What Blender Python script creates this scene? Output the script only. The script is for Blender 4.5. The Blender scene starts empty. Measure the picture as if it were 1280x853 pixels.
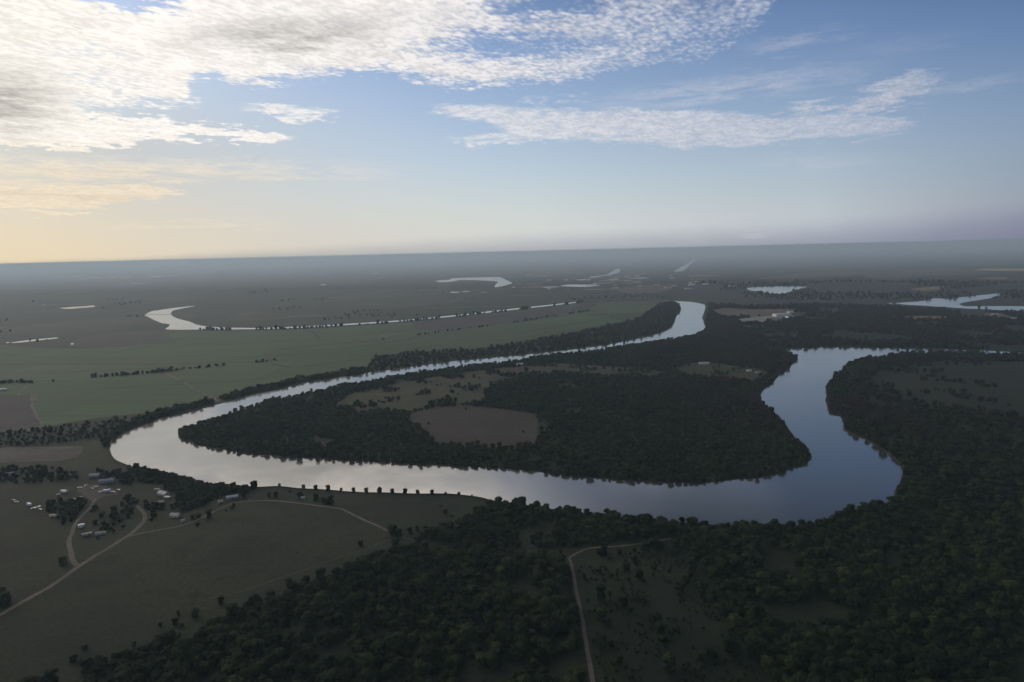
import bpy, bmesh, math, random
import numpy as np
from mathutils import Vector, Matrix, noise as mnoise

random.seed(7)
rng = np.random.default_rng(11)
scene = bpy.context.scene
C = scene.collection
R = math.radians

# ------------------------------------------------------------------ camera
CAM_H = 300.0
FPX = 853.0
PITCH = math.atan((426.5 - 314.6) / FPX)
ROLL = math.atan(31.0 / 1280.0)
fwd = np.array([0, math.cos(PITCH), -math.sin(PITCH)])
r0 = np.array([1.0, 0, 0]); u0 = np.array([0, math.sin(PITCH), math.cos(PITCH)])
right = math.cos(ROLL) * r0 - math.sin(ROLL) * u0
up = math.sin(ROLL) * r0 + math.cos(ROLL) * u0
cd = bpy.data.cameras.new('camera'); cam = bpy.data.objects.new('camera', cd); C.objects.link(cam)
cd.sensor_width = 36; cd.lens = 24; cd.clip_start = 1; cd.clip_end = 400000
M = Matrix(((right[0], up[0], -fwd[0], 0), (right[1], up[1], -fwd[1], 0), (right[2], up[2], -fwd[2], CAM_H), (0, 0, 0, 1)))
cam.matrix_world = M
scene.camera = cam

def pdir(x, y):
    d = fwd * FPX + right * (x - 640) - up * (y - 426.5)
    return d / np.linalg.norm(d)
def G(x, y, z=0.0):
    d = pdir(x, y)
    t = (z - CAM_H) / min(d[2], -1e-4)
    return np.array([d[0] * t, d[1] * t])
def azel(x, y):
    d = pdir(x, y)
    return math.degrees(math.atan2(d[0], d[1])), math.degrees(math.asin(d[2]))
def W2P(P):     # Nx2 ground points -> pixels
    v = np.c_[P, np.full(len(P), -CAM_H)]
    f = v @ fwd
    return np.c_[640 + FPX * (v @ right) / f, 426.5 - FPX * (v @ up) / f], f

# ------------------------------------------------------------------ node helpers
class NT:
    def __init__(s, tree): s.t = tree; s.n = tree.nodes; s.l = tree.links
    def new(s, typ, **kw):
        n = s.n.new(typ)
        for k, v in kw.items(): setattr(n, k, v)
        return n
    def put(s, sock, v):
        if isinstance(v, bpy.types.NodeSocket): s.l.new(v, sock)
        elif v is not None: sock.default_value = v
    def math(s, op, a, b=None, c=None, clamp=False):
        n = s.new('ShaderNodeMath', operation=op, use_clamp=clamp)
        s.put(n.inputs[0], a)
        if b is not None: s.put(n.inputs[1], b)
        if c is not None: s.put(n.inputs[2], c)
        return n.outputs[0]
    def mix(s, f, a, b, blend='MIX'):
        n = s.new('ShaderNodeMix', data_type='RGBA', blend_type=blend)
        s.put(n.inputs[0], f); s.put(n.inputs[6], a); s.put(n.inputs[7], b)
        return n.outputs[2]
    def sstep(s, v, lo, hi, a=0.0, b=1.0):
        n = s.new('ShaderNodeMapRange', interpolation_type='SMOOTHSTEP')
        s.put(n.inputs[0], v); s.put(n.inputs[1], lo); s.put(n.inputs[2], hi); s.put(n.inputs[3], a); s.put(n.inputs[4], b)
        return n.outputs[0]
    def lin(s, v, lo, hi, a=0.0, b=1.0):
        n = s.new('ShaderNodeMapRange'); n.clamp = True
        s.put(n.inputs[0], v); s.put(n.inputs[1], lo); s.put(n.inputs[2], hi); s.put(n.inputs[3], a); s.put(n.inputs[4], b)
        return n.outputs[0]
    def noise(s, vec, scale, detail=3, rough=.5, dist=0.0, dims='3D'):
        n = s.new('ShaderNodeTexNoise', noise_dimensions=dims)
        s.put(n.inputs['Vector'], vec); n.inputs['Scale'].default_value = scale
        n.inputs['Detail'].default_value = detail; n.inputs['Roughness'].default_value = rough
        n.inputs['Distortion'].default_value = dist
        return n.outputs[0]
    def xyz(s, a, b, c=0.0):
        n = s.new('ShaderNodeCombineXYZ'); s.put(n.inputs[0], a); s.put(n.inputs[1], b); s.put(n.inputs[2], c)
        return n.outputs[0]
    def ramp(s, f, stops, interp='LINEAR'):
        n = s.new('ShaderNodeValToRGB'); e = n.color_ramp; e.interpolation = interp
        while len(e.elements) < len(stops): e.elements.new(0.5)
        for el, (p, c) in zip(e.elements, stops):
            el.position = p; el.color = (*c[:3], 1)
        s.put(n.inputs[0], f)
        return n.outputs[0]
    def vmul(s, v, xyz):
        n = s.new('ShaderNodeVectorMath', operation='MULTIPLY'); s.put(n.inputs[0], v); n.inputs[1].default_value = xyz
        return n.outputs[0]

def srgb(r, g, b):
    f = lambda c: (c / 255 / 12.92) if c <= 10 else ((c / 255 + .055) / 1.055) ** 2.4
    return (f(r), f(g), f(b), 1)

# ------------------------------------------------------------------ world: Nishita sky + procedural clouds
SUN_AZ, SUN_EL = -52.0, 9.0        # degrees from +Y, to the left
def make_world():
    w = bpy.data.worlds.new('World'); scene.world = w; w.use_nodes = True
    t = NT(w.node_tree); t.n.clear()
    out = t.new('ShaderNodeOutputWorld'); bg = t.new('ShaderNodeBackground')
    t.l.new(bg.outputs[0], out.inputs[0])
    tc = t.new('ShaderNodeTexCoord'); sep = t.new('ShaderNodeSeparateXYZ')
    t.l.new(tc.outputs['Generated'], sep.inputs[0])
    x, y, z = sep.outputs
    deg = 180 / math.pi
    az = t.math('MULTIPLY', t.math('ARCTAN2', x, y), deg)
    el = t.math('MULTIPLY', t.math('ARCSINE', z), deg)
    sky = t.new('ShaderNodeTexSky', sky_type='NISHITA')
    sky.sun_disc = False; sky.sun_elevation = R(SUN_EL + 6); sky.sun_rotation = R(SUN_AZ)
    sky.altitude = 300; sky.air_density = 1.0; sky.dust_density = 1.0; sky.ozone_density = 1.3
    S = .11
    base = t.mix(1.0, sky.outputs[0], (.74, .88, 1.14, 1), 'MULTIPLY')
    # upper sky away from the sun deepens
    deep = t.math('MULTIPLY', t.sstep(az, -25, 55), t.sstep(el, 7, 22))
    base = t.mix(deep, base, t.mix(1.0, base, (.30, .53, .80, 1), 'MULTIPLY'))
    # horizon murk: warm by the sun, mauve away from it
    murk_col = t.ramp(t.lin(az, -50, 50), [(0, srgb(236, 214, 176)), (.16, srgb(236, 218, 186)), (.34, srgb(216, 210, 200)), (.52, srgb(214, 217, 217)), (.74, srgb(196, 203, 213)), (.88, srgb(150, 155, 176)), (1, srgb(128, 134, 156))])
    tk = t.ramp(t.lin(az, -50, 50), [(0, (.80,)*3), (.5, (.55,)*3), (1, (.62,)*3)])
    murk = t.math('POWER', 2.718, t.math('DIVIDE', t.math('MULTIPLY', t.math('MAXIMUM', el, 0.0), -1.0), t.lin(az, -40, 40, 9.0, 7.4)))
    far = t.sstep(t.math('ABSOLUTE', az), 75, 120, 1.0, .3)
    scaled = t.mix(1.0, base, (S, S, S, 1), 'MULTIPLY')
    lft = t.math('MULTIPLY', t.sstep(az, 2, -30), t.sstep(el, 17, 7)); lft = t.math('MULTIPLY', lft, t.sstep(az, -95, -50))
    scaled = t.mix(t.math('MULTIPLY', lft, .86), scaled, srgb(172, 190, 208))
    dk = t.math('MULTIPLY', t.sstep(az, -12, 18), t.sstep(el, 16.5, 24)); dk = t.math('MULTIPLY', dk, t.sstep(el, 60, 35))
    scaled = t.mix(1.0, scaled, t.ramp(t.sstep(el, 26, 48), [(0, (1,)*3), (1, (.62, .68, .76))]), 'MULTIPLY')  # unseen overhead sky dimmed, added to keep the land below dark
    scaled = t.mix(dk, scaled, t.mix(1.0, scaled, (.12, .17, .135, 1), 'MULTIPLY'))  # added darkening high on the right, mostly above view, dims the river's reflection
    col = t.mix(t.math('MINIMUM', t.math('MULTIPLY', murk, 1.02), 1.0), scaled, t.mix(far, (.22, .26, .34, 1), murk_col))
    # low veil sitting right on the horizon (mauve), thicker to the right
    low_h = t.ramp(t.lin(az, -50, 50), [(0, (.02,)*3), (.2, (.05,)*3), (.5, (.30,)*3), (.75, (.36,)*3), (.88, (.46,)*3), (.93, (.66,)*3), (1, (.72,)*3)])
    low = t.math('MULTIPLY', t.sstep(t.math('ADD', el, t.math('MULTIPLY', t.math('SUBTRACT', t.noise(t.xyz(az, t.math('MULTIPLY', el, 2.0)), .35, 2, .5, 0, '2D'), .5), .25)), t.math('MULTIPLY', low_h, 6.4), -0.15), 1.0)
    low_col = t.ramp(t.lin(az, -50, 50), [(0, srgb(236, 208, 165)), (.25, srgb(190, 184, 176)), (.45, srgb(176, 178, 182)), (.75, srgb(148, 153, 168)), (.9, srgb(116, 120, 144)), (1, srgb(90, 95, 122))])
    col = t.mix(t.math('MULTIPLY', low, .9), col, low_col)

    # ---- cloud layer coordinates: a flat sheet high overhead
    zz = t.math('ADD', t.math('MAXIMUM', z, 0.0), .015)
    cu = t.math('DIVIDE', x, zz); cv = t.math('DIVIDE', y, zz)
    P = t.xyz(cu, cv)
    Pr = t.new('ShaderNodeVectorRotate', rotation_type='Z_AXIS'); t.l.new(P, Pr.inputs['Vector']); Pr.inputs['Angle'].default_value = R(28)
    Ps = t.vmul(Pr.outputs[0], (1.0, .62, 1))
    n_big = t.noise(P, 1.6, 3, .55, .4, '2D')
    n_mid = t.noise(Ps, 8.0, 3, .6, .5, '2D')
    n_cell = t.noise(Ps, 34.0, 2, .5, .35, '2D')
    vor = t.new('ShaderNodeTexVoronoi', feature='F1', voronoi_dimensions='2D'); t.l.new(t.vmul(Pr.outputs[0], (1, .55, 1)), vor.inputs['Vector']); vor.inputs['Scale'].default_value = 34; vor.inputs['Randomness'].default_value = .9
    cell = t.math('ADD', t.math('MULTIPLY', n_cell, .6), t.math('MULTIPLY', t.math('SUBTRACT', 1.0, vor.outputs['Distance']), .4))
    tex = t.math('ADD', t.math('MULTIPLY', n_mid, .45), t.math('MULTIPLY', cell, .55))      # ~ .5
    # streaky wobble of the outlines
    wob1 = t.noise(t.xyz(t.math('MULTIPLY', az, .22), t.math('MULTIPLY', el, 1.6)), 1.0, 4, .62, 0, '2D')
    wob2 = t.noise(t.xyz(t.math('MULTIPLY', az, .9), t.math('ADD', t.math('MULTIPLY', el, 3.2), 37.0)), 1.0, 2, .6, 0, '2D')
    ew = t.math('ADD', el, t.math('ADD', t.math('MULTIPLY', t.math('SUBTRACT', wob1, .5), 2.2), t.math('MULTIPLY', t.math('SUBTRACT', wob2, .5), .9)))

    def curve(pts):
        ae = [azel(*p) for p in pts]
        n = t.new('ShaderNodeFloatCurve')
        m = n.mapping; cv_ = m.curves[0]
        m.use_clip = False
        q = [((a + 60) / 120, (e + 20) / 60) for a, e in ae]
        q.sort()
        cv_.points[0].location = q[0]; cv_.points[1].location = q[-1]
        for p in q[1:-1]: cv_.points.new(*p)
        for p in cv_.points: p.handle_type = 'VECTOR'
        m.update()
        t.put(n.inputs['Value'], t.lin(az, -60, 60))
        return t.math('SUBTRACT', t.math('MULTIPLY', n.outputs[0], 60), 20.0)
    def band(lower, upper=None, soft=.7, x0=None, x1=None, e=None):
        e = e or ew
        m = None
        if lower: m = t.sstep(t.math('SUBTRACT', e, curve(lower)), -soft, soft)
        if upper:
            u = t.sstep(t.math('SUBTRACT', curve(upper), e), -soft, soft)
            m = t.math('MULTIPLY', m, u) if m else u
        if x0 is not None:
            m = t.math('MULTIPLY', m, t.sstep(az, azel(x0[0], 150)[0], azel(x0[1], 150)[0]))
        if x1 is not None:
            m = t.math('MULTIPLY', m, t.sstep(az, azel(x1[0], 150)[0], azel(x1[1], 150)[0], 1, 0))
        return m
    def ell(px, py, rx, ry, tilt=0, lo=1.25, hi=.3, e=None):
        a0, e0 = azel(px, py); k = 1 / 15.0
        da = t.math('SUBTRACT', az, a0); de = t.math('SUBTRACT', e or ew, e0)
        de = t.math('ADD', de, t.math('MULTIPLY', da, -math.tan(R(tilt))))
        q = t.math('ADD', t.math('POWER', t.math('ABSOLUTE', t.math('DIVIDE', da, rx * k)), 2), t.math('POWER', t.math('ABSOLUTE', t.math('DIVIDE', de, ry * k)), 2))
        return t.sstep(t.math('SQRT', q), lo, hi)
    mx = lambda a, b: t.math('MAXIMUM', a, b)

    A1 = band([(-250, 175), (0, 152), (80, 132), (180, 128), (240, 132), (256, 130), (266, 88), (282, 104), (320, 104), (420, 92), (480, 86), (545, 106), (620, 110), (720, 104), (800, 84), (880, 84), (915, 66), (950, 30), (1000, -40), (1100, -260), (1500, -420)], soft=1.15)
    hole = ell(165, 4, 70, 10); hole = mx(hole, t.math('MULTIPLY', ell(640, 58, 120, 16, lo=1.6, hi=0), .8)); hole = mx(hole, t.math('MULTIPLY', ell(680, 5, 80, 16, lo=1.5, hi=0), .9))
    hole = mx(hole, t.math('MULTIPLY', ell(880, 70, 70, 40, lo=1.5, hi=0), .35))
    hole = mx(hole, t.math('MULTIPLY', ell(110, 70, 60, 14, lo=1.5, hi=0), .4)); hole = mx(hole, t.math('MULTIPLY', ell(130, 102, 60, 12, lo=1.5, hi=0), .45)); hole = mx(hole, ell(262, 112, 26, 17, lo=1.2, hi=.5))
    A1 = t.math('MULTIPLY', A1, t.math('SUBTRACT', 1.0, t.math('MULTIPLY', hole, .75)))
    A2 = band([(-250, 195), (0, 184), (100, 188), (145, 178), (200, 172), (280, 173), (340, 178), (376, 173), (420, 172)],
              [(-250, 60), (0, 100), (70, 126), (110, 142), (180, 150), (260, 157), (330, 167), (376, 172), (420, 174)], soft=.38, x1=(330, 400))
    B = band([(500, 140), (540, 142), (600, 150), (650, 176), (720, 176), (800, 180), (850, 185), (940, 183), (1000, 175), (1100, 172), (1150, 167), (1180, 158)],
             [(500, 135), (540, 132), (620, 130), (700, 135), (800, 134), (900, 138), (960, 144), (1010, 142), (1060, 141), (1110, 146), (1170, 152), (1190, 158)], soft=.55, x0=(510, 560), x1=(1120, 1180),
             e=t.math('ADD', el, t.math('MULTIPLY', t.math('SUBTRACT', wob1, .5), 1.3)))
    B = mx(B, t.math('MULTIPLY', ell(625, 174, 85, 9), .9)); B = mx(B, t.math('MULTIPLY', ell(1105, 124, 70, 15, 14, lo=1.4, hi=0), 1.25)); B = mx(B, t.math('MULTIPLY', ell(1120, 104, 50, 8, 8, lo=1.4, hi=0), 1.05)); B = mx(B, t.math('MULTIPLY', ell(1020, 133, 60, 8, 0, lo=1.4, hi=0), .95)); B = mx(B, t.math('MULTIPLY', ell(690, 124, 90, 12), .45))
    Cc = t.math('MULTIPLY', ell(362, 139, 72, 10), .9)
    D = band([(-250, 268), (0, 262), (100, 262), (150, 252), (200, 247), (245, 241)], [(-250, 226), (0, 231), (100, 233), (200, 234), (245, 240)], soft=.3, x1=(200, 250))
    E = t.math('MULTIPLY', band([(-250, 236), (0, 228), (150, 226), (300, 222), (450, 219), (580, 216)], [(-250, 190), (0, 195), (200, 200), (400, 202), (580, 210)], soft=.5, x1=(300, 600)), t.sstep(az, -15, -36, .42, .72))
    F = t.math('MULTIPLY', ell(1030, 202, 75, 9, -4, lo=1.5, hi=0), .35); F = mx(F, t.math('MULTIPLY', ell(910, 110, 150, 14, 2, lo=1.5, hi=0), .42)); F = mx(F, t.math('MULTIPLY', ell(1000, 50, 55, 9, lo=1.5, hi=0), .3))
    F = mx(F, t.math('MULTIPLY', ell(1130, 55, 60, 9, lo=1.5, hi=0), .1)); F = mx(F, t.math('MULTIPLY', ell(230, 281, 90, 5, lo=1.5, hi=0), .4)); F = mx(F, t.math('MULTIPLY', ell(1200, 108, 60, 8, 3, lo=1.5, hi=0), .3))
    F = mx(F, t.math('MULTIPLY', ell(945, 292, 22, 5, lo=1.4, hi=.1), .25))

    # mask + texture -> opacity
    def opac(mask, gain, offs, tx, wd=.80):
        v = t.math('ADD', t.math('MULTIPLY', mask, gain), t.math('SUBTRACT', t.math('MULTIPLY', tx, 2.0), offs))
        return t.math('MULTIPLY', t.sstep(v, 0.0, wd), t.sstep(mask, 0.0, .12))
    behind = t.sstep(t.math('ABSOLUTE', az), 55, 75)
    hi_left = t.sstep(az, 10, -40)
    # the thick sheet is denser towards the sun
    dens = t.sstep(az, 24, -20, .98, 1.56)
    oA = opac(A1, dens, 1.52, tex, t.sstep(az, -12, 14, .85, 1.25))
    oA = t.math('MULTIPLY', oA, t.math('SUBTRACT', 1.0, t.math('MULTIPLY', t.sstep(el, 17.8, 21.5), t.sstep(az, -5, 16)))); oA = t.math('MULTIPLY', oA, t.sstep(el, 30, 45, 1.0, .5))  # sheet cleared high on the right, shaped to darken the river's reflection
    oA2 = opac(A2, 1.7, 1.2, t.math('ADD', t.math('MULTIPLY', tex, .4), .3))
    txs = t.math('ADD', t.math('MULTIPLY', tex, .42), t.math('MULTIPLY', wob2, .58))
    oB = opac(B, 1.25, 1.40, txs, 1.15); oC = opac(Cc, 1.2, 1.35, txs, 1.0)
    oD = opac(D, 1.0, 1.1, wob1)
    vis = t.math('SUBTRACT', 1.0, behind)
    o = mx(mx(oA, oA2), mx(t.math('MULTIPLY', oB, .82), mx(t.math('MULTIPLY', oC, .85), t.math('MULTIPLY', oD, .75))))
    o = mx(o, t.math('MULTIPLY', E, t.sstep(wob1, .3, .62))); o = mx(o, t.math('MULTIPLY', F, t.sstep(wob1, .3, .6)))
    o = t.math('MULTIPLY', o, vis)
    o_b = t.math('MULTIPLY', t.math('MULTIPLY', t.sstep(n_big, .45, .65), .55), t.math('MULTIPLY', behind, t.sstep(el, 6, 20)))
    o = mx(o, o_b)
    # cloud colour
    ccol = t.ramp(t.lin(az, -45, 45), [(0, srgb(255, 250, 238)), (.25, srgb(252, 247, 241)), (.5, srgb(228, 226, 228)), (.75, srgb(196, 200, 212)), (1, srgb(158, 168, 190))])
    warm = t.sstep(t.math('ADD', el, t.math('MULTIPLY', az, -.02)), 9.5, 6.5)
    ccol = t.mix(t.math('MULTIPLY', warm, t.sstep(az, 12, -30, 0, .9)), ccol, (.93, .77, .56, 1))
    ccol = t.mix(t.math('MULTIPLY', t.sstep(el, 18, 23), t.sstep(az, 10, -15)), ccol, (1.0, .86, .70, 1))  # added warm tint on high left clouds, to warm the river's reflection
    gray = mx(t.math('MULTIPLY', ell(0, 122, 58, 36, lo=1.4, hi=0), .9), t.math('MULTIPLY', ell(355, 44, 110, 18, 6, lo=1.5, hi=0), .75))
    gray = mx(gray, t.math('MULTIPLY', ell(700, 40, 60, 12, lo=1.5, hi=0), .3)); gray = mx(gray, t.math('MULTIPLY', E, 0.0)); gray = mx(gray, t.math('MULTIPLY', ell(50, 245, 130, 5, lo=1.5, hi=0), .3))
    shade = t.sstep(t.math('ADD', t.math('MULTIPLY', n_mid, .5), t.math('MULTIPLY', n_cell, .5)), .36, .64, .88, 1.09)
    shade = t.math('MULTIPLY', shade, t.math('SUBTRACT', 1.0, t.math('MULTIPLY', gray, t.sstep(wob1, .2, .7, .2, .62))))
    shade = t.math('MULTIPLY', shade, t.math('ADD', 1.0, t.math('MULTIPLY', t.sstep(el, 18.5, 24), t.math('MULTIPLY', t.sstep(az, 10, -22), t.sstep(el, 46, 30, 0, 5.0)))))  # added boost to high left clouds, mostly out of view, brightens the river
    shade = t.math('MULTIPLY', shade, t.sstep(t.math('ABSOLUTE', az), 60, 120, 1.0, .5))
    cc = t.new('ShaderNodeVectorMath', operation='SCALE'); t.l.new(ccol, cc.inputs[0]); t.l.new(shade, cc.inputs['Scale'])
    col = t.mix(o, col, cc.outputs[0])
    # the background strength carries the sky's scale; clouds and murk are divided back by it
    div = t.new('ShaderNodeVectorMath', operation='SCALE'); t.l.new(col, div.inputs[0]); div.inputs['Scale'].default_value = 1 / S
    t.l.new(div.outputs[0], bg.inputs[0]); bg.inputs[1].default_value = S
    w.cycles.sampling_method = 'MANUAL'; w.cycles.sample_map_resolution = 512
make_world()

sl = bpy.data.lights.new('sun', 'SUN'); so = bpy.data.objects.new('sun', sl); C.objects.link(so)
sl.energy = .5; sl.angle = R(8); sl.color = (1.0, .80, .58)
so.rotation_euler = Vector((math.sin(R(SUN_AZ)) * math.cos(R(SUN_EL)), math.cos(R(SUN_AZ)) * math.cos(R(SUN_EL)), math.sin(R(SUN_EL)))).to_track_quat('Z', 'Y').to_euler()
so.location = (-400, 300, 500)

scene.view_settings.view_transform = 'Standard'; scene.view_settings.look = 'None'
scene.view_settings.exposure = 0; scene.view_settings.gamma = 1
scene.render.engine = 'CYCLES'
scene.cycles.max_bounces = 5; scene.cycles.diffuse_bounces = 1; scene.cycles.glossy_bounces = 2
scene.cycles.volume_bounces = 0; scene.cycles.transparent_max_bounces = 8
scene.cycles.use_denoising = True
scene.cycles.caustics_reflective = False; scene.cycles.caustics_refractive = False
# ------------------------------------------------------------------ tagging
def tag(o, label=None, cat=None, group=None, kind=None):
    if label: o['label'] = label
    if cat: o['category'] = cat
    if group: o['group'] = group
    if kind: o['kind'] = kind
    return o
def link(o, parent=None):
    C.objects.link(o)
    if parent: o.parent = parent
    return o

# ------------------------------------------------------------------ materials
def material(name):
    m = bpy.data.materials.new(name); m.use_nodes = True
    t = NT(m.node_tree); t.n.clear()
    out = t.new('ShaderNodeOutputMaterial'); b = t.new('ShaderNodeBsdfPrincipled')
    t.l.new(b.outputs[0], out.inputs[0]); b.inputs['Roughness'].default_value = .9
    b.inputs['Specular IOR Level'].default_value = .15
    return m, t, b, out
def gpos(t): return t.new('ShaderNodeNewGeometry').outputs['Position']

def mat_soil(name, c1, c2, scale=.02, fine=.25, c3=None, stretch=(1, 1, 1), rot=0):
    m, t, b, out = material(name)
    p = gpos(t)
    if rot:
        vr = t.new('ShaderNodeVectorRotate', rotation_type='Z_AXIS'); t.l.new(p, vr.inputs['Vector']); vr.inputs['Angle'].default_value = R(rot); p = vr.outputs[0]
    ps = t.vmul(p, stretch)
    f = t.sstep(t.noise(ps, scale, 5, .6), .35, .65)
    g = t.sstep(t.noise(p, fine, 3, .6), .3, .7)
    c = t.mix(f, c1, c2)
    if c3: c = t.mix(t.sstep(t.noise(p, scale * .35, 4, .6, .5), .52, .68), c, c3)
    c = t.mix(1.0, c, t.ramp(g, [(0, (.78,)*3), (1, (1.2,)*3)]), 'MULTIPLY')
    t.put(b.inputs['Base Color'], c)
    return m
# ground: olive pasture near, a patchwork of scrub and parcels farther off
def mat_ground():
    m, t, b, out = material('ground')
    p = gpos(t); sep = t.new('ShaderNodeSeparateXYZ'); t.l.new(p, sep.inputs[0]); X, Y, _ = sep.outputs
    n0 = t.noise(p, .0045, 5, .6, .6); n1 = t.noise(p, .03, 4, .6); n2 = t.noise(p, .22, 3, .6)
    near = t.mix(t.sstep(n0, .38, .62), (.004, .011, .004, 1), (.015, .024, .009, 1))
    near = t.mix(t.sstep(n1, .50, .70), near, (.008, .012, .005, 1))
    near = t.mix(t.math('MULTIPLY', t.sstep(t.noise(p, .011, 4, .6, 1.0), .58, .70), .6), near, (.018, .024, .011, 1))
    near = t.mix(1.0, near, t.ramp(t.sstep(n2, .3, .7), [(0, (.6,)*3), (1, (1.35,)*3)]), 'MULTIPLY')
    # parcels far away
    rot = t.new('ShaderNodeVectorRotate', rotation_type='Z_AXIS'); t.l.new(p, rot.inputs['Vector']); rot.inputs['Angle'].default_value = R(14)
    wv = t.new('ShaderNodeVectorMath', operation='ADD'); t.l.new(rot.outputs[0], wv.inputs[0])
    v1 = t.new('ShaderNodeTexVoronoi', distance='CHEBYCHEV'); t.l.new(t.vmul(rot.outputs[0], (1, .55, 1)), v1.inputs['Vector']); v1.inputs['Scale'].default_value = .0013; v1.inputs['Randomness'].default_value = .75
    v2 = t.new('ShaderNodeTexVoronoi', distance='CHEBYCHEV'); t.l.new(rot.outputs[0], v2.inputs['Vector']); v2.inputs['Scale'].default_value = .0042; v2.inputs['Randomness'].default_value = .8
    sc = t.new('ShaderNodeSeparateColor'); t.l.new(v1.outputs['Color'], sc.inputs[0])
    sc2 = t.new('ShaderNodeSeparateColor'); t.l.new(v2.outputs['Color'], sc2.inputs[0])
    par = t.ramp(t.math('ADD', t.math('MULTIPLY', sc.outputs[0], .7), t.math('MULTIPLY', sc2.outputs[0], .3)),
                 [(0, (.018, .024, .014)), (.3, (.024, .032, .018)), (.5, (.038, .045, .022)), (.62, (.062, .062, .048)), (.74, (.024, .036, .024)), (.86, (.105, .088, .070)), (1, (.15, .135, .105))], 'CONSTANT')
    scrub = t.mix(t.sstep(t.noise(p, .0016, 6, .65, .8), .40, .60), (.014, .022, .015, 1), (.026, .033, .023, 1))
    scrub = t.mix(t.math('MULTIPLY', t.sstep(t.noise(p, .012, 4, .65), .56, .7), .8), scrub, (.052, .055, .042, 1))
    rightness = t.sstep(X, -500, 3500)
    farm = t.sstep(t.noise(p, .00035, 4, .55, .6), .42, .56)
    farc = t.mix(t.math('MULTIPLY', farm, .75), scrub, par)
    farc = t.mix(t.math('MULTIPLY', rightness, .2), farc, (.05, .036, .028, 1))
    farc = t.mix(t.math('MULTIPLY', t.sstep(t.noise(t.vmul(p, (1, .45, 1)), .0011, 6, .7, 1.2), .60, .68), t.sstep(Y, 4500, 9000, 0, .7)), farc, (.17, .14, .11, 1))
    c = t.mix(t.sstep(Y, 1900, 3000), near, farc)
    # the wooded river bottom has dark litter under its trees
    t.put(b.inputs['Base Color'], c)
    return m
def mat_crop():
    m, t, b, out = material('green_crop')
    p = gpos(t)
    rot = t.new('ShaderNodeVectorRotate', rotation_type='Z_AXIS'); t.l.new(p, rot.inputs['Vector']); rot.inputs['Angle'].default_value = R(8)
    v = t.new('ShaderNodeTexVoronoi', distance='CHEBYCHEV'); t.l.new(t.vmul(rot.outputs[0], (.35, 1, 1)), v.inputs['Vector']); v.inputs['Scale'].default_value = .0036; v.inputs['Randomness'].default_value = .6
    s = t.new('ShaderNodeSeparateColor'); t.l.new(v.outputs['Color'], s.inputs[0])
    c = t.ramp(s.outputs[0], [(0, (.026, .070, .028)), (.3, (.052, .108, .042)), (.55, (.038, .080, .032)), (.8, (.072, .112, .050)), (1, (.028, .060, .028))])
    # sowing rows
    w = t.noise(t.vmul(rot.outputs[0], (.02, 1, 1)), .11, 3, .6)
    c = t.mix(t.math('MULTIPLY', t.sstep(w, .46, .58), .55), c, (.034, .055, .028, 1))
    c = t.mix(t.math('MULTIPLY', t.sstep(t.noise(p, .006, 5, .6, .8), .5, .7), .5), c, (.062, .070, .04, 1))
    t.put(b.inputs['Base Color'], c)
    return m
def mat_water():
    m, t, b, out = material('river_water')
    t.n.remove(b)
    p = gpos(t)
    bump = t.new('ShaderNodeBump'); bump.inputs['Strength'].default_value = .035; bump.inputs['Distance'].default_value = 1.0
    h = t.math('ADD', t.noise(p, .35, 3, .6), t.math('MULTIPLY', t.noise(p, .045, 3, .5), 1.2))
    t.l.new(h, bump.inputs['Height'])
    gl = t.new('ShaderNodeBsdfGlossy'); gl.inputs['Color'].default_value = (.97, .97, .97, 1)
    t.put(gl.inputs['Roughness'], t.sstep(t.noise(t.vmul(p, (1, 1, 1)), .009, 5, .6, 1.0), .3, .7, .09, .16))
    df = t.new('ShaderNodeBsdfDiffuse'); df.inputs['Color'].default_value = (.050, .055, .050, 1)
    fr = t.new('ShaderNodeFresnel'); fr.inputs['IOR'].default_value = 2.3
    t.l.new(bump.outputs[0], gl.inputs['Normal'])
    mx = t.new('ShaderNodeMixShader')
    t.put(mx.inputs[0], t.math('ADD', t.math('MULTIPLY', fr.outputs[0], .95), .05)); t.l.new(df.outputs[0], mx.inputs[1]); t.l.new(gl.outputs[0], mx.inputs[2])
    t.l.new(mx.outputs[0], out.inputs[0])
    return m
def mat_leaf(name, stops, gain=1.0):
    m, t, b, out = material(name)
    p = gpos(t); oi = t.new('ShaderNodeObjectInfo')
    sep = t.new('ShaderNodeSeparateXYZ'); t.l.new(p, sep.inputs[0])
    n = t.noise(p, .008, 4, .6, .5)
    f = t.math('ADD', t.math('MULTIPLY', t.noise(p, .085, 2, .5), .75), t.math('MULTIPLY', n, .55))
    f = t.math('ADD', f, t.math('MULTIPLY', t.math('SUBTRACT', t.noise(p, .6, 2, .6), .5), .25))
    f = t.math('ADD', f, t.math('MULTIPLY', t.math('SUBTRACT', oi.outputs['Random'], .5), .35))
    c = t.ramp(t.math('SUBTRACT', f, .12, clamp=True), stops)
    # drier, browner brush eastwards on the peninsula and beyond the river
    br = t.math('MULTIPLY', t.sstep(sep.outputs[0], 60, 620), t.sstep(sep.outputs[1], 900, 1150))
    br = t.math('MULTIPLY', br, t.sstep(t.noise(p, .006, 4, .6, .6), .36, .60))
    c = t.mix(t.math('MULTIPLY', br, .8), c, (.038, .024, .018, 1))
    t.put(b.inputs['Base Color'], c)
    b.inputs['Roughness'].default_value = .75; b.inputs['Specular IOR Level'].default_value = .08
    return m
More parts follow.
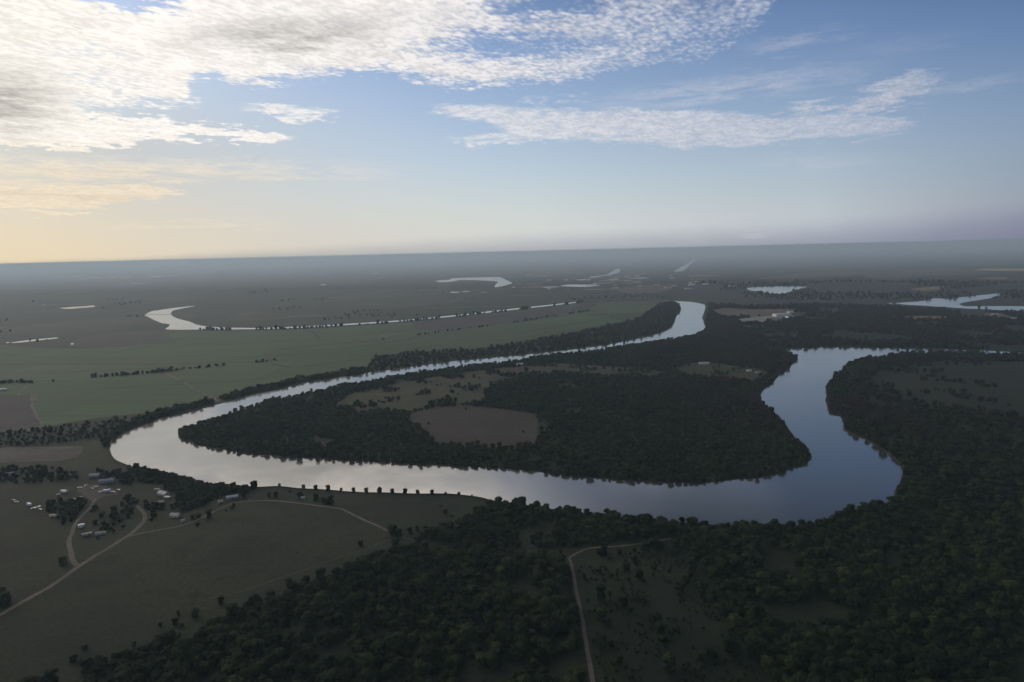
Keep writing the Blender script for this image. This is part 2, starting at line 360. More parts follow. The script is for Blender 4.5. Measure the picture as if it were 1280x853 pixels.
def mat_plain(name, col, rough=.7, metal=0.0, var=.12, scale=.8, spec=.3):
    m, t, b, out = material(name)
    tc = t.new('ShaderNodeTexCoord')
    n = t.noise(tc.outputs['Object'], scale, 4, .6)
    lo = tuple(c * (1 - var) for c in col) + (1,); hi = tuple(min(1, c * (1 + var)) for c in col) + (1,)
    t.put(b.inputs['Base Color'], t.mix(t.sstep(n, .3, .7), lo, hi))
    b.inputs['Roughness'].default_value = rough; b.inputs['Metallic'].default_value = metal
    b.inputs['Specular IOR Level'].default_value = spec
    return m
def mat_metal_roof(name, col, rust=0.0):
    m, t, b, out = material(name)
    tc = t.new('ShaderNodeTexCoord'); w = t.new('ShaderNodeTexWave'); t.l.new(tc.outputs['Object'], w.inputs[0]); w.inputs['Scale'].default_value = 1.6
    c = t.mix(t.math('MULTIPLY', w.outputs[0], .25), (*col, 1), tuple(x * .6 for x in col) + (1,))
    c = t.mix(t.math('MULTIPLY', t.sstep(t.noise(tc.outputs['Object'], .5, 5, .65), .5, .68), .35 + rust), c, (.16, .10, .065, 1))
    t.put(b.inputs['Base Color'], c); b.inputs['Roughness'].default_value = .45; b.inputs['Specular IOR Level'].default_value = .5
    return m

leaf_stops = [(.12, (.003, .008, .003)), (.36, (.008, .018, .005)), (.55, (.016, .030, .008)), (.72, (.032, .048, .012)), (.9, (.060, .066, .020))]
M_leaf = mat_leaf('foliage', leaf_stops)
M_trunk = mat_plain('bark', (.085, .065, .048), .9)
M_ground = mat_ground(); M_crop = mat_crop(); M_water = mat_water()
M_plough = mat_soil('ploughed_earth', (.036, .033, .036, 1), (.048, .042, .042, 1), .006, .12, stretch=(1, .3, 1), rot=10)
M_brown = mat_soil('red_brown_earth', (.030, .024, .020, 1), (.040, .032, .026, 1), .012, .15, c3=(.050, .042, .036, 1))
M_grass = mat_soil('rough_pasture', (.022, .030, .013, 1), (.038, .042, .018, 1), .012, .12, c3=(.050, .040, .025, 1))
M_meadow = mat_soil('green_meadow', (.011, .016, .008, 1), (.019, .022, .011, 1), .012, .12)
M_dry = mat_soil('dry_silt', (.050, .047, .044, 1), (.082, .076, .068, 1), .012, .10, c3=(.03, .032, .025, 1), stretch=(.35, 1, 1))
M_tan = mat_soil('tan_stubble', (.17, .125, .07, 1), (.24, .18, .10, 1), .004, .02)
M_yellow = mat_soil('yellow_stubble', (.36, .29, .13, 1), (.46, .37, .17, 1), .002, .02)
M_mauve = mat_soil('far_bare_earth', (.085, .072, .064, 1), (.12, .10, .088, 1), .002, .02, c3=(.07, .06, .05, 1))
M_pale = mat_soil('pale_yard', (.20, .19, .17, 1), (.32, .30, .27, 1), .006, .06, c3=(.10, .095, .085, 1))
M_road = mat_soil('caliche_dirt', (.085, .078, .068, 1), (.13, .118, .102, 1), .03, .5, c3=(.045, .045, .036, 1))
M_track = mat_soil('grassy_track', (.035, .034, .023, 1), (.065, .06, .044, 1), .05, .5)
M_mud = mat_soil('bank_mud', (.022, .022, .014, 1), (.040, .034, .022, 1), .03, .3)
M_ditch = mat_soil('ditch_weeds', (.012, .019, .010, 1), (.02, .027, .014, 1), .02, .2)

# ------------------------------------------------------------------ flat setting
def mesh_obj(name, verts, faces, mat, parent=None, smooth=False):
    me = bpy.data.meshes.new(name); me.from_pydata([tuple(map(float, v)) for v in verts], [], faces)
    me.materials.append(mat); me.update()
    if smooth: me.polygons.foreach_set('use_smooth', [True] * len(me.polygons))
    return link(bpy.data.objects.new(name, me), parent)

def fract(pts, closed=True, amp=.12, step=9.0, smooth=True, cap=9.0, seed=0, adaptive=True):
    """world polyline -> smooth, irregular polyline"""
    pts = np.array(pts, float); n = len(pts); outp = []
    last = n if closed else n - 1
    for i in range(last):
        p1 = pts[i]; p2 = pts[(i + 1) % n]
        p0 = pts[(i - 1) % n] if (closed or i > 0) else p1
        p3 = pts[(i + 2) % n] if (closed or i < n - 2) else p2
        L = np.linalg.norm(p2 - p1); d = np.linalg.norm(p1)
        st = max(step, d * .004) if adaptive else step
        k = int(min(60, max(1, L / st)))
        # centripetal-ish: shrink tangents when neighbours are very uneven
        t1 = (p2 - p0) * .5; t2 = (p3 - p1) * .5
        l1 = np.linalg.norm(t1); l2 = np.linalg.norm(t2)
        if l1 > L: t1 *= L / l1
        if l2 > L: t2 *= L / l2
        for j in range(k):
            s = j / k
            if smooth:
                q = (2*s**3 - 3*s**2 + 1) * p1 + (s**3 - 2*s**2 + s) * t1 + (-2*s**3 + 3*s**2) * p2 + (s**3 - s**2) * t2
            else: q = p1 + (p2 - p1) * s
            if amp:
                a = min(cap, amp * st * 3)
                nx = mnoise.fractal(Vector((q[0] / 45, q[1] / 45, seed)), 1.0, 2.0, 4)
                ny = mnoise.fractal(Vector((q[0] / 45, q[1] / 45, seed + 9)), 1.0, 2.0, 4)
                q = q + np.array([nx, ny]) * a
            outp.append(q)
    if not closed: outp.append(pts[-1])
    return np.array(outp)

def sheet(name, px, z, mat, amp=.12, step=9.0, smooth=True, kind='structure', raw=False, cap=9.0, **kw):
    P = px if raw else fract([G(*p) for p in px], True, amp, step, smooth, cap)
    o = mesh_obj(name, [(p[0], p[1], z) for p in P], [tuple(range(len(P)))], mat)
    bm = bmesh.new(); bm.from_mesh(o.data)
    bmesh.ops.triangulate(bm, faces=bm.faces[:], ngon_method='EAR_CLIP')
    bm.normal_update()
    for f in bm.faces:
        if f.normal.z < 0: f.normal_flip()
    bm.to_mesh(o.data); bm.free()
    tag(o, kind=kind, **kw)
    return o, P

def ribbon(name, px, width, z, mat, raw=False, amp=.06, kind='structure', step=10, wvar=.15, smooth=True, **kw):
    P = np.array(px, float) if raw else fract([G(*p) for p in px], False, amp, step, smooth)
    V = []; F = []
    ws = width if isinstance(width, (list, tuple)) else (width, width)
    for i, p in enumerate(P):
        a = P[max(0, i - 1)]; b = P[min(len(P) - 1, i + 1)]
        d = (b - a) / (np.linalg.norm(b - a) + 1e-9); nrm = np.array([-d[1], d[0]])
        w = ws[0] + (ws[1] - ws[0]) * i / max(1, len(P) - 1)
        w *= 1 + wvar * mnoise.noise(Vector((p[0] / 20, p[1] / 20, 3)))
        for s in (-.5, .5): V.append((p[0] + nrm[0] * w * s, p[1] + nrm[1] * w * s, z))
        if i: F.append((2*i - 2, 2*i - 1, 2*i + 1, 2*i)[::-1])
    o = mesh_obj(name, V, F, mat)
    tag(o, kind=kind, **kw)
    return o, P

# ground: one disc to the horizon
gv = [(0, 0, 0)]; gf = []
radii = [300, 900, 2500, 7000, 20000, 60000]; NS = 72
for r in radii:
    for k in range(NS):
        a = 2 * math.pi * k / NS; gv.append((r * math.cos(a), r * math.sin(a), 0))
for k in range(NS): gf.append((0, 1 + k, 1 + (k + 1) % NS))
for i in range(len(radii) - 1):
    for k in range(NS):
        a = 1 + i * NS + k; b = 1 + i * NS + (k + 1) % NS
        gf.append((a, a + NS, b + NS, b))
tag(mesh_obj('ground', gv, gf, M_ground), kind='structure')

# ---- main river, one C-shaped sheet of water (photo pixels of its shores, thrown onto the ground)
near_bank = [(136,557),(138,567),(147,576),(165,583),(190,586),(212,592),(240,598),(262,604),(300,607),(320,609),(345,608),(380,611),(440,614.5),(500,616.5),(560,618),(595,621),(617,626),(640,629),(685,636),(722,641),(755,645),(800,650),(830,654),(890,657),(960,659),(990,660),(1018,654),(1048,647),(1066,638),(1112,630),(1117,617),(1127,597),(1126,581),(1104,563),(1083,551),(1056,538),(1054,522),(1039,519),(1034,509),(1033,497),(1034,480),(1054,462),(1062,455),(1086,449),(1130,443.5),(1185,441.5),(1225,442.5),(1290,443.8),(1400,446),(1560,449)]
far_right = [(1560,445.5),(1400,443.3),(1290,441.6),(1225,438),(1165,436.5),(1085,435),(1022,434.5),(987,436.3),(979,438)]
isl = [(988,443),(997,448),(990,456),(972,472),(952,490),(951,500),(960,510),(967,516),(982,531),(992,547),(1009,560),(1014,572),(1002,581),(985,589),(960,595),(890,603),(850,604),(780,601),(715,596),(640,587),(545,582),(445,577),(370,572),(320,568),(287,564),(250,557),(232,551),(225,545),(225,540),(240,533),(262,525),(290,517),(320,507),(340,501),(360,497),(380,492),(420,485),(460,477),(500,470),(560,461),(640,452.5),(680,445),(740,439.5),(782,433),(840,424.5),(862,421),(874,416),(882,411),(879,402),(878,397),(881,388),(880,381),(866,378),(850,376.8)]
top_bank = [(839,376.5),(848,380),(851,388),(845,396),(842,404),(836,411),(826,416),(815,419),(795,424),(770,429),(715,437.5),(680,441),(640,445),(600,449),(560,452.5),(500,461),(460,466),(420,472),(380,477.5),(360,484.5),(340,489),(320,492.5),(290,501),(260,509),(230,518),(200,524),(175,533),(155,542),(142,550)]
river_px = near_bank + far_right + isl + top_bank
_, RIVER = sheet('river', river_px, .30, M_water, amp=.11, step=7.0, cap=3.2)
def bank_ring(P, w, z, name, m):
    P = np.array(P); n = len(P)
    area = .5 * np.sum(P[:, 0] * np.roll(P[:, 1], -1) - P[:, 1] * np.roll(P[:, 0], -1))
    s = 1 if area > 0 else -1
    nx = np.roll(P, -1, 0) - np.roll(P, 1, 0); nx /= (np.linalg.norm(nx, axis=1)[:, None] + 1e-9)
    out_n = np.c_[nx[:, 1], -nx[:, 0]] * s
    ww = np.array([w * (1 + .5 * mnoise.noise(Vector((p[0] / 30, p[1] / 30, 1)))) for p in P])[:, None]
    A = P - out_n * .8; B = P + out_n * ww
    V = [(a[0], a[1], .24) for a in A] + [(b[0], b[1], z) for b in B]
    F = [(i, (i + 1) % n, n + (i + 1) % n, n + i) for i in range(n)]
    o = mesh_obj(name, V, F, m); tag(o, kind='structure'); return o
bank_ring(RIVER, 2.2, 1.0, 'river_bank', M_mud)

# ---- upstream arm to the left
arm = [(181,394.3),(186,391),(190,389.2),(200,387.8),(212,386),(228,384),(245,382.7),(230,385.5),(217,388.5),(214,392),(217,396),(225,399.3),(238,402.5),(246,406),(262,408.6),(280,409.6),(320,410.1),(370,408.6),(420,405.8),(470,402.8),(512,399.6),(570,394),(640,386.2),(700,379.8),(728,376.8),(728,377.6),(700,381.2),(640,387.9),(570,395.6),(512,401.2),(470,404.4),(420,407.5),(370,410.3),(320,411.8),(260,412.2),(210,412.2),(211,408.5),(212,405.5),(203,404.4),(197,402),(191,399.5),(186,396.8)]
_, ARM = sheet('river', arm, .30, M_water, amp=.05, step=12, cap=5)
waters = [RIVER, ARM]
def lake(px, name='lake', amp=.05):
    _, P = sheet(name, px, .35, M_water, amp=amp, step=14, cap=6); waters.append(P)
lake([(933,361.3),(940,359.2),(960,358.6),(985,358.3),(1008,358.4),(1003,360.8),(992,363.3),(984,366.5),(972,367.6),(962,366.8),(950,365.2),(941,363.8)])
lake([(1119,379.2),(1135,377.9),(1150,376.9),(1162,374.3),(1170,373),(1185,374.1),(1200,372),(1215,370.2),(1230,368.8),(1245,367.3),(1254,366.9),(1248,370.5),(1238,373),(1225,375.2),(1205,378.4),(1199,380.4),(1207,383.1),(1230,383),(1260,383),(1300,383.4),(1400,384.4),(1400,390),(1300,389.2),(1262,388.7),(1230,387),(1200,385.5),(1175,383.8),(1150,382.2),(1135,381.4)])
lake([(15,428.3),(30,426.2),(50,424),(71,422.3),(72,423.2),(50,425.8),(30,428),(15,429)], 'pond', .02)
lake([(8,428.4),(11,427.8),(12,428.8),(9,429.2)], 'pond', .0)
lake([(75,385.3),(90,383.9),(105,383.2),(117,382.1),(117,384),(100,385.4),(86,386.4)], 'pond', .02)
lake([(545,351.6),(552,350.5),(563,350.2),(564,348.2),(590,347.2),(612,346.8),(625,346.9),(632,350),(640,354),(632,357),(619,359.3),(620,355.5),(622,352.4),(610,351.2),(595,350.6),(575,350.3),(566,352.3),(552,353)])
for x0, x1, y, h in [(561,575,365.6,1.0),(577,588,364.6,1.0),(599,611,365.2,1.0),(88,107,345.2,1.0),(97,109,349,1.0),(110,127,347.5,1.1),(134,147,346.7,1.5),(151,165,347,1.4),(184,206,346.2,1.6),(208,222,344.6,1.2),(224,242,341,1.0),(255,272,340.4,1.0),(160,184,354.4,.7),(66,80,347,1.1),(400,408,356,1.6),(465,474,342.4,1),(54,56,381,1.6),(88,93,430.2,1.6),(697,752,357.3,2.6),(676,700,359.2,.9),(720,740,350,1.4),(740,755,354.5,1.1),(760,775,349.4,1),(790,813,348,1.2),(784,791,332,1),(1017,1024,374,1.1),(1024,1032,373.6,1.4),(1110,1116,379.3,.9),(867,873,352.6,1.0)]:
    c = (x0 + x1) / 2; w = (x1 - x0) / 2
    sl_ = -.012
    pts = []
    for k in range(9):
        a = 2 * math.pi * k / 9
        pts.append((c + w * math.cos(a) * random.uniform(.85, 1), y + sl_ * w * math.cos(a) + h * .55 * math.sin(a) * random.uniform(.7, 1.2)))
    lake(pts, 'pond', 0)
lake([(738,346.4),(752,344.6),(760,342.8),(765,339.6),(769,336.8),(774,336),(775,338.5),(772,341.5),(764,343.6),(752,345.6),(738,347.4)])
lake([(842,339.8),(846,337),(855,332),(862,328),(868,323.6),(871,323.2),(868,327),(862,331.5),(856,337),(852,339.6)], 'canal', 0)
ribbon('canal', [(984,368),(1000,370.5),(1020,372.2),(1040,373.2),(1065,374.8),(1100,377.5)], 26, .25, M_dry, amp=0)

# ---- fields
sheet('crop_field', [(-260,438),(-60,434),(0,432),(90,436),(150,433),(200,415),(300,413.5),(400,411),(560,399),(640,391),(727,380),(800,377),(822,380),(800,396),(740,409),(690,419),(600,435),(520,440),(470,446),(455,460),(360,476),(290,493),(200,513),(100,526),(0,545),(-260,575)], .05, M_crop, amp=.03)
sheet('dark_field', [(515,403.5),(560,399.5),(640,391.5),(727,380.5),(748,379.5),(742,385),(700,393),(640,404),(600,409),(560,413.5),(520,412)], .12, M_plough, amp=0, smooth=False)
sheet('dark_field', [(88,434),(96,424),(120,418),(180,413.5),(205,415),(212,424),(180,431),(150,434)], .12, M_plough, amp=.02)
sheet('ploughed_field', [(-260,500),(0,494),(41,493.5),(43,514),(54,531),(28,538),(0,544),(-260,578)], .12, M_plough, amp=0, smooth=False)
sheet('ploughed_field', [(511,520),(525,513.5),(545,508.5),(580,507),(612,509.5),(640,513),(672,517.5),(671,540),(669,560),(645,562),(600,561.5),(560,559),(541,552),(530,542),(515,530)], .15, M_brown, amp=.015, smooth=False)
sheet('pasture', [(418,507),(440,492),(500,479),(560,469),(640,458.5),(700,455),(760,458),(830,465),(826,472),(760,470),(690,466),(655,470),(625,478),(603,490),(615,500),(580,505),(545,507),(510,516),(480,513),(450,516)], .10, M_grass, amp=.1)
sheet('pasture', [(842,458),(870,453),(900,455),(945,461),(962,466),(945,477),(900,473),(855,469)], .10, M_grass, amp=.06)
sheet('ploughed_field', [(842,447),(862,447),(872,453),(860,458),(840,456)], .12, M_plough, amp=.03)
sheet('meadow', [(1085,472),(1120,459),(1180,451),(1300,453),(1420,458),(1420,520),(1290,522),(1200,512),(1130,502),(1095,490)], .08, M_meadow, amp=.1)
sheet('bare_ground', [(-200,563),(0,560),(40,559),(100,558),(103,562),(95,572),(70,576),(40,577),(-200,585)], .10, M_dry, amp=.15)
sheet('bare_ground', [(100,612),(110,606),(130,607),(145,612),(150,618),(128,621),(118,628),(108,622)], .08, M_dry, amp=.15)
sheet('stubble_field', [(1212,337.8),(1228,336.4),(1260,335.9),(1340,335),(1420,335),(1420,339),(1300,339),(1240,338.7)], .4, M_yellow, amp=0, smooth=False)
sheet('stubble_field', [(1220,348.2),(1240,346.6),(1258,346.8),(1255,349.2),(1232,349.6)], .4, M_tan, amp=0)
sheet('stubble_field', [(1139,362),(1155,359.5),(1178,358.2),(1176,361.6),(1160,363.6)], .4, M_tan, amp=0)
sheet('stubble_field', [(1122,396.8),(1150,395.2),(1186,396.2),(1184,399.4),(1150,400.2),(1132,399.4)], .3, M_tan, amp=.02)
sheet('bare_ground', [(888,389),(905,385),(940,387),(975,387),(1000,386),(985,392),(965,393),(940,397),(905,396)], .3, M_mauve, amp=.04)
sheet('bare_ground', [(920,400),(940,397),(965,394.5),(985,396),(993,398.5),(975,402),(950,404),(928,404)], .34, M_pale, amp=.05)
sheet('bare_ground', [(1080,345),(1130,337.5),(1190,335.5),(1210,338),(1240,341),(1220,345),(1160,346),(1110,350)], .3, M_mauve, amp=.0)
sheet('bare_ground', [(950,349),(990,343),(1060,340),(1120,341),(1070,344.5),(1010,348)], .3, M_mauve, amp=.0)
sheet('bare_ground', [(770,362),(800,357),(840,358),(830,365),(790,368)], .3, M_mauve, amp=.0)
sheet('bare_ground', [(1230,392),(1260,390.5),(1300,392),(1300,396),(1250,397)], .3, M_mauve, amp=.0)
rr = random.Random(5)
for k in range(16):      # pale saltings and yards of the central flats
    x = rr.gauss(740, 55); yy = rr.uniform(344, 362); w = rr.uniform(6, 22); h = rr.uniform(.5, 1.1)
    sheet('bare_ground', [(x - w, yy + .02 * w), (x + w, yy - .02 * w), (x + w * .8, yy - .02 * w + h), (x - w * 1.1, yy + .02 * w + h)], .66 + k * .004, rr.choice([M_pale, M_dry, M_tan]), amp=0, smooth=False)
for k in range(46):      # thin bright strips of bare land in the distance
    x = rr.uniform(640, 1290); yy = rr.uniform(326, 372) - (x - 640) * .008
    w = rr.uniform(8, 34) * (.6 + (yy - 318) / 60); h = rr.uniform(.35, .8)
    s = -.02
    sheet('bare_ground', [(x - w, yy + s * -w), (x + w, yy + s * w), (x + w * .8, yy + s * w + h), (x - w * 1.1, yy - s * w + h)], .45 + k * .004, rr.choice([M_mauve, M_mauve, M_grass, M_dry]), amp=0, smooth=False)
for k in range(40):
    x = rr.uniform(-20, 640); yy = rr.uniform(342, 400) - (x - 640) * .02
    if yy > 402 : continue
    w = rr.uniform(12, 50) * (.6 + (yy - 330) / 70); h = rr.uniform(.4, 1.3)
    sheet('dark_field', [(x - w, yy + .02 * w), (x + w, yy - .02 * w), (x + w * .8, yy - .02 * w + h), (x - w * 1.1, yy + .02 * w + h)], .45 + k * .004, rr.choice([M_plough, M_ditch, M_mauve, M_plough]), amp=0, smooth=False)

# ---- roads, paths, ditches
roads = []
def road(name, px, w, z, m, clear=0, **kw):
    o, P = ribbon(name, px, w, z, m, **kw); roads.append((P, clear + (max(w) if isinstance(w, (tuple, list)) else w) / 2)); return o
road('dirt_road', [(-120,822),(-40,787),(0,769),(30,752),(60,735),(85,718),(97,709),(112,700),(130,688),(152,674.5)], 5.2, .16, M_road)
road('dirt_road', [(152,674.5),(164,668),(175,659),(182,650),(180,641),(172,632)], (5, 3.6), .168, M_road)
road('dirt_road', [(156,672),(175,667),(200,663),(225,658),(250,649),(270,638),(288,630),(305,626.5),(325,626),(350,627),(380,630),(402,633),(428,637),(446,646),(465,655),(484,664)], (3.0, 3.2), .176, M_road)
road('dirt_road', [(484,664),(505,672),(535,679),(560,684)], (2.6, 1.6), .184, M_track, clear=3)
road('dirt_road', [(119,624),(113,634),(103,645),(95,654),(90,664),(87.5,680),(89,693),(91,700),(96,707)], (3.2, 5.0), .192, M_road)
road('dirt_road', [(745,870),(741,853),(735,815),(728,775),(721,736),(713,704),(711,697)], (3.4, 2.8), .20, M_road, wvar=.05)
road('dirt_road', [(711,697),(722,691),(733,686.5),(760,684),(800,679.5),(842,673.5)], (2.8, 2.6), .208, M_road, clear=5)
road('dirt_road', [(640,690),(670,689),(700,688),(733,686.5)], 1.8, .216, M_track, clear=3)
road('field_track', [(262,748),(300,740),(345,724),(400,706),(450,688),(490,674)], 1.6, .16, M_track)
road('field_track', [(270,760),(330,738),(385,718),(440,700),(495,680)], 1.6, .17, M_ditch)
road('dirt_road', [(207,466),(222,474),(240,484),(258,494),(274,502)], (8, 7), .20, M_road)
road('dirt_road', [(40,493),(41,508),(46,520),(54,531)], (6, 6), .22, M_road)
road('dirt_road', [(45,493),(45,500)], 4, .23, M_road)
road('dirt_road', [(24,494),(28,487),(38,480)], (7, 4), .22, M_road)
road('dirt_road', [(330,441),(335,448),(342,454)], 9, .22, M_track)
road('dirt_road', [(470,430),(500,441)], 6, .22, M_track)
road('dirt_road', [(655,450.5),(675,453),(700,456),(740,459),(792,462.5)], (5, 5), .20, M_road)
road('dirt_road', [(1225,443.6),(1260,443.4),(1300,444.2)], 4, .2, M_mud)
road('dirt_road', [(545,417),(590,416),(640,412)], 7, .22, M_track)
for px, w in [([(335,438),(400,432),(430,429),(482,425)], 10), ([(425,437),(450,433),(500,426),(550,417),(590,412)], 9), ([(-40,456),(100,455),(200,455),(300,453),(335,452)], 6), ([(100,488),(200,482),(300,476),(330,474)], 4),
              ([(340,455),(370,459),(450,449),(470,447)], 7), ([(640,418),(700,408),(760,397),(800,390)], 8), ([(-40,441),(100,446),(220,428),(320,422)], 5), ([(390,414),(400,424)], 5), ([(60,466),(200,460),(330,446),(430,440)], 5), ([(160,436),(300,430),(400,424),(520,413)], 6), ([(500,441),(560,430),(640,424),(720,412)], 5), ([(640,405),(700,396),(760,385)], 7), ([(620,436),(640,433),(700,420)], 6), ([(-40,515),(20,512),(42,511)], 3)]:
    ribbon('ditch', px, w * 1.4, .18, M_ditch, amp=.05, wvar=.6)
# ------------------------------------------------------------------ trees
def crown_mesh(name, seed, h=9.0, r=5.0, lobes=7, leaves=95, trunk_clear=.28, leaf=.62):
    """an uneven crown: noisy lobes with leaf clumps spread through and around them; base of tree at z=0"""
    q = random.Random(seed); bm = bmesh.new()
    cz = h * (.5 + trunk_clear / 2)
    L = []
    for i in range(lobes):
        a = i * 2.4 + q.uniform(-.5, .5); rad = r * (.15 + .5 * math.sqrt(i / lobes)) * q.uniform(.8, 1.15)
        lr = r * q.uniform(.40, .60) * (1 - .12 * i / lobes)
        z = h - lr * q.uniform(.75, .95) - (rad / r) ** 2 * h * q.uniform(.18, .42)
        L.append((Vector((rad * math.cos(a), rad * math.sin(a), max(z, lr * .75 + .4))), lr))
    L.append((Vector((0, 0, h * .45)), r * .62))
    for i in range(6):      # boughs down the sides, reaching nearly to the ground
        a = i * 1.047 + q.uniform(-.4, .4); lr = r * q.uniform(.36, .48)
        L.append((Vector((r * .46 * math.cos(a), r * .46 * math.sin(a), lr * .70 + h * .26 * (i % 2))), lr))
    for c, lr in L:
        g = bmesh.ops.create_icosphere(bm, subdivisions=2, radius=1)
        sz = q.uniform(.80, 1.0); off = Vector((q.uniform(-9, 9), q.uniform(-9, 9), q.uniform(-9, 9)))
        for v in g['verts']:
            d = v.co.normalized(); k = lr * (.80 + .34 * mnoise.noise(d * 1.9 + off) + .12 * mnoise.noise(d * 5 + off))
            v.co = c + Vector((d.x * k, d.y * k, d.z * k * sz))
        for j in range(leaves):
            d = Vector((q.gauss(0, 1), q.gauss(0, 1), q.gauss(0, 1) + .25)).normalized()
            k = lr * (.80 + .34 * mnoise.noise(d * 1.9 + off)) * q.uniform(.93, 1.2)
            p = c + Vector((d.x * k, d.y * k, d.z * k * sz))
            s = leaf * q.uniform(.5, 1.15)
            n = (d + Vector((q.uniform(-.8, .8), q.uniform(-.8, .8), q.uniform(-.5, .9)))).normalized()
            u = n.orthogonal().normalized(); u.rotate(Matrix.Rotation(q.uniform(0, 6.28), 3, n)); w = n.cross(u)
            vs = [bm.verts.new(p + u * s * a * q.uniform(.7, 1.2) + w * s * b * q.uniform(.5, 1)) for a, b in ((-.5, -.4), (.5, -.4), (.6, .3), (0, .6), (-.6, .3))]
            bm.faces.new(vs)
    me = bpy.data.meshes.new(name); bm.to_mesh(me); bm.free(); me.materials.append(M_leaf)
    return me
def trunk_mesh(name, seed, h=9.0, r=5.0):
    q = random.Random(seed + 50); bm = bmesh.new()
    def limb(p0, p1, r0_, r1_, n=7):
        d = (p1 - p0).normalized(); u = d.orthogonal().normalized(); w = d.cross(u)
        A = [bm.verts.new(p0 + (u * math.cos(t) + w * math.sin(t)) * r0_) for t in [2 * math.pi * k / n for k in range(n)]]
        B = [bm.verts.new(p1 + (u * math.cos(t) + w * math.sin(t)) * r1_) for t in [2 * math.pi * k / n for k in range(n)]]
        for k in range(n): bm.faces.new((A[k], A[(k + 1) % n], B[(k + 1) % n], B[k]))
        bm.faces.new(B); bm.faces.new(A[::-1])
    top = Vector((q.uniform(-.3, .3), q.uniform(-.3, .3), h * .42))
    limb(Vector((0, 0, -.2)), top, h * .035, h * .024)
    for i in range(4):
        a = i * 1.57 + q.uniform(-.4, .4)
        limb(top * q.uniform(.8, 1), Vector((math.cos(a) * r * .45, math.sin(a) * r * .45, h * q.uniform(.62, .75))), h * .02, h * .007, 5)
    me = bpy.data.meshes.new(name); bm.to_mesh(me); bm.free(); me.materials.append(M_trunk)
    return me
specs = [(9.5, 5.2, 8), (8.2, 4.6, 7), (10.5, 5.4, 9), (7.0, 4.2, 6), (11.5, 4.8, 9), (6.0, 4.6, 7)]
CR = [crown_mesh('crown', i + 1, h, r, n) for i, (h, r, n) in enumerate(specs)]
TR = [trunk_mesh('trunk', i + 1, h, r) for i, (h, r, n) in enumerate(specs)]
BUSH = [crown_mesh('crown', 30 + i, 4.2, 2.3, 5, 90, .2, .45) for i in range(3)]
BTR = [trunk_mesh('trunk', 60 + i, 4.2, 2.2) for i in range(3)]

def make_tree(name, x, y, cm, tm, s, rz, label, cat='tree', group=None, z=0.0, sz=1.0):
    root = bpy.data.objects.new(name, None); link(root); root.location = (x, y, z); root.rotation_euler.z = rz; root.scale = (s, s, s * sz)
    root.empty_display_size = 1
    tag(root, label, cat, group)
    for nm, me in (('trunk', tm), ('crown', cm)):
        o = bpy.data.objects.new(nm, me); link(o, root)
    return root

def inside(P, poly):
    poly = np.asarray(poly); x, y = P[:, 0], P[:, 1]; res = np.zeros(len(P), bool)
    x1, y1 = poly[:, 0], poly[:, 1]; x2, y2 = np.roll(x1, -1), np.roll(y1, -1)
    for a, b, c, d in zip(x1, y1, x2, y2):
        if b == d: continue
        m = ((b > y) != (d > y))
        if not m.any(): continue
        xi = (c - a) * (y - b) / (d - b) + a
        res ^= m & (x < xi)
    return res
def near_line(P, line, w):
    res = np.zeros(len(P), bool)
    for a, b in zip(line[:-1], line[1:]):
        ab = b - a; t_ = np.clip(((P - a) @ ab) / (ab @ ab + 1e-9), 0, 1)
        res |= np.linalg.norm(P - (a + t_[:, None] * ab), axis=1) < w
    return res
def value_noise(P, s, seed=0):
    return np.array([mnoise.fractal(Vector((p[0] / s, p[1] / s, seed)), 1.0, 2.0, 3) for p in P])

def sample(px, spacing, prob=1.0, patch=None, patch_thr=0.0):
    W = np.array([G(*p) for p in px])
    lo = W.min(0); hi = W.max(0)
    nx = int((hi[0] - lo[0]) / spacing) + 1; ny = int((hi[1] - lo[1]) / spacing) + 1
    gx, gy = np.meshgrid(np.arange(nx), np.arange(ny))
    P = np.c_[gx.ravel() + .5 * (gy.ravel() % 2), gy.ravel()] * spacing + lo + rng.uniform(-.42, .42, (nx * ny, 2)) * spacing
    P = P[inside(P, W)]
    P = P[rng.random(len(P)) < prob]
    if patch: P = P[value_noise(P, patch, 4) > patch_thr]
    return P
clear = [[(718,700),(850,684),(880,720),(900,770),(940,820),(975,870),(1010,1000),(770,1000),(742,853),(722,740)],
         [(1085,472),(1120,459),(1180,451),(1300,453),(1420,458),(1420,520),(1290,522),(1200,512),(1130,502),(1095,490)]]
fieldsx = [[(511,520),(525,513.5),(545,508.5),(580,507),(612,509.5),(640,513),(672,517.5),(671,540),(669,557),(645,559),(600,558),(560,555),(541,549),(530,540),(515,529)],
           [(418,507),(440,492),(500,479),(560,469),(640,458.5),(700,455),(760,458),(830,465),(826,472),(760,470),(690,466),(655,470),(625,478),(603,490),(615,500),(580,505),(545,507),(510,516),(480,513),(450,516)],
           [(842,458),(870,453),(900,455),(945,461),(962,466),(945,477),(900,473),(855,469)],
           [(888,389),(905,385),(940,387),(975,387),(1000,386),(985,392),(965,393),(940,397),(905,396)],
           [(920,400),(940,397),(965,394.5),(985,396),(993,398.5),(975,402),(950,404),(928,404)],
           [(1122,396.8),(1150,395.2),(1186,396.2),(1184,399.4),(1150,400.2),(1132,399.4)]]
Z1 = [(-180,1000),(-60,905),(60,850),(140,822),(200,800),(250,782),(300,764),(350,745),(400,726),(450,706),(485,690),(505,679),(530,668),(560,657),(585,648),(600,640),(615,630),(640,622),(700,630),(800,640),(960,650),(1045,640),(1100,622),(1110,600),(1105,562),(1052,534),(1030,500),(1050,455),(1140,440),(1300,440),(1500,444),(1500,1000)]
pen = isl[5:41] + [(782,432),(840,424),(862,421),(882,411),(881,392),(900,384),(979,434),(990,446)]
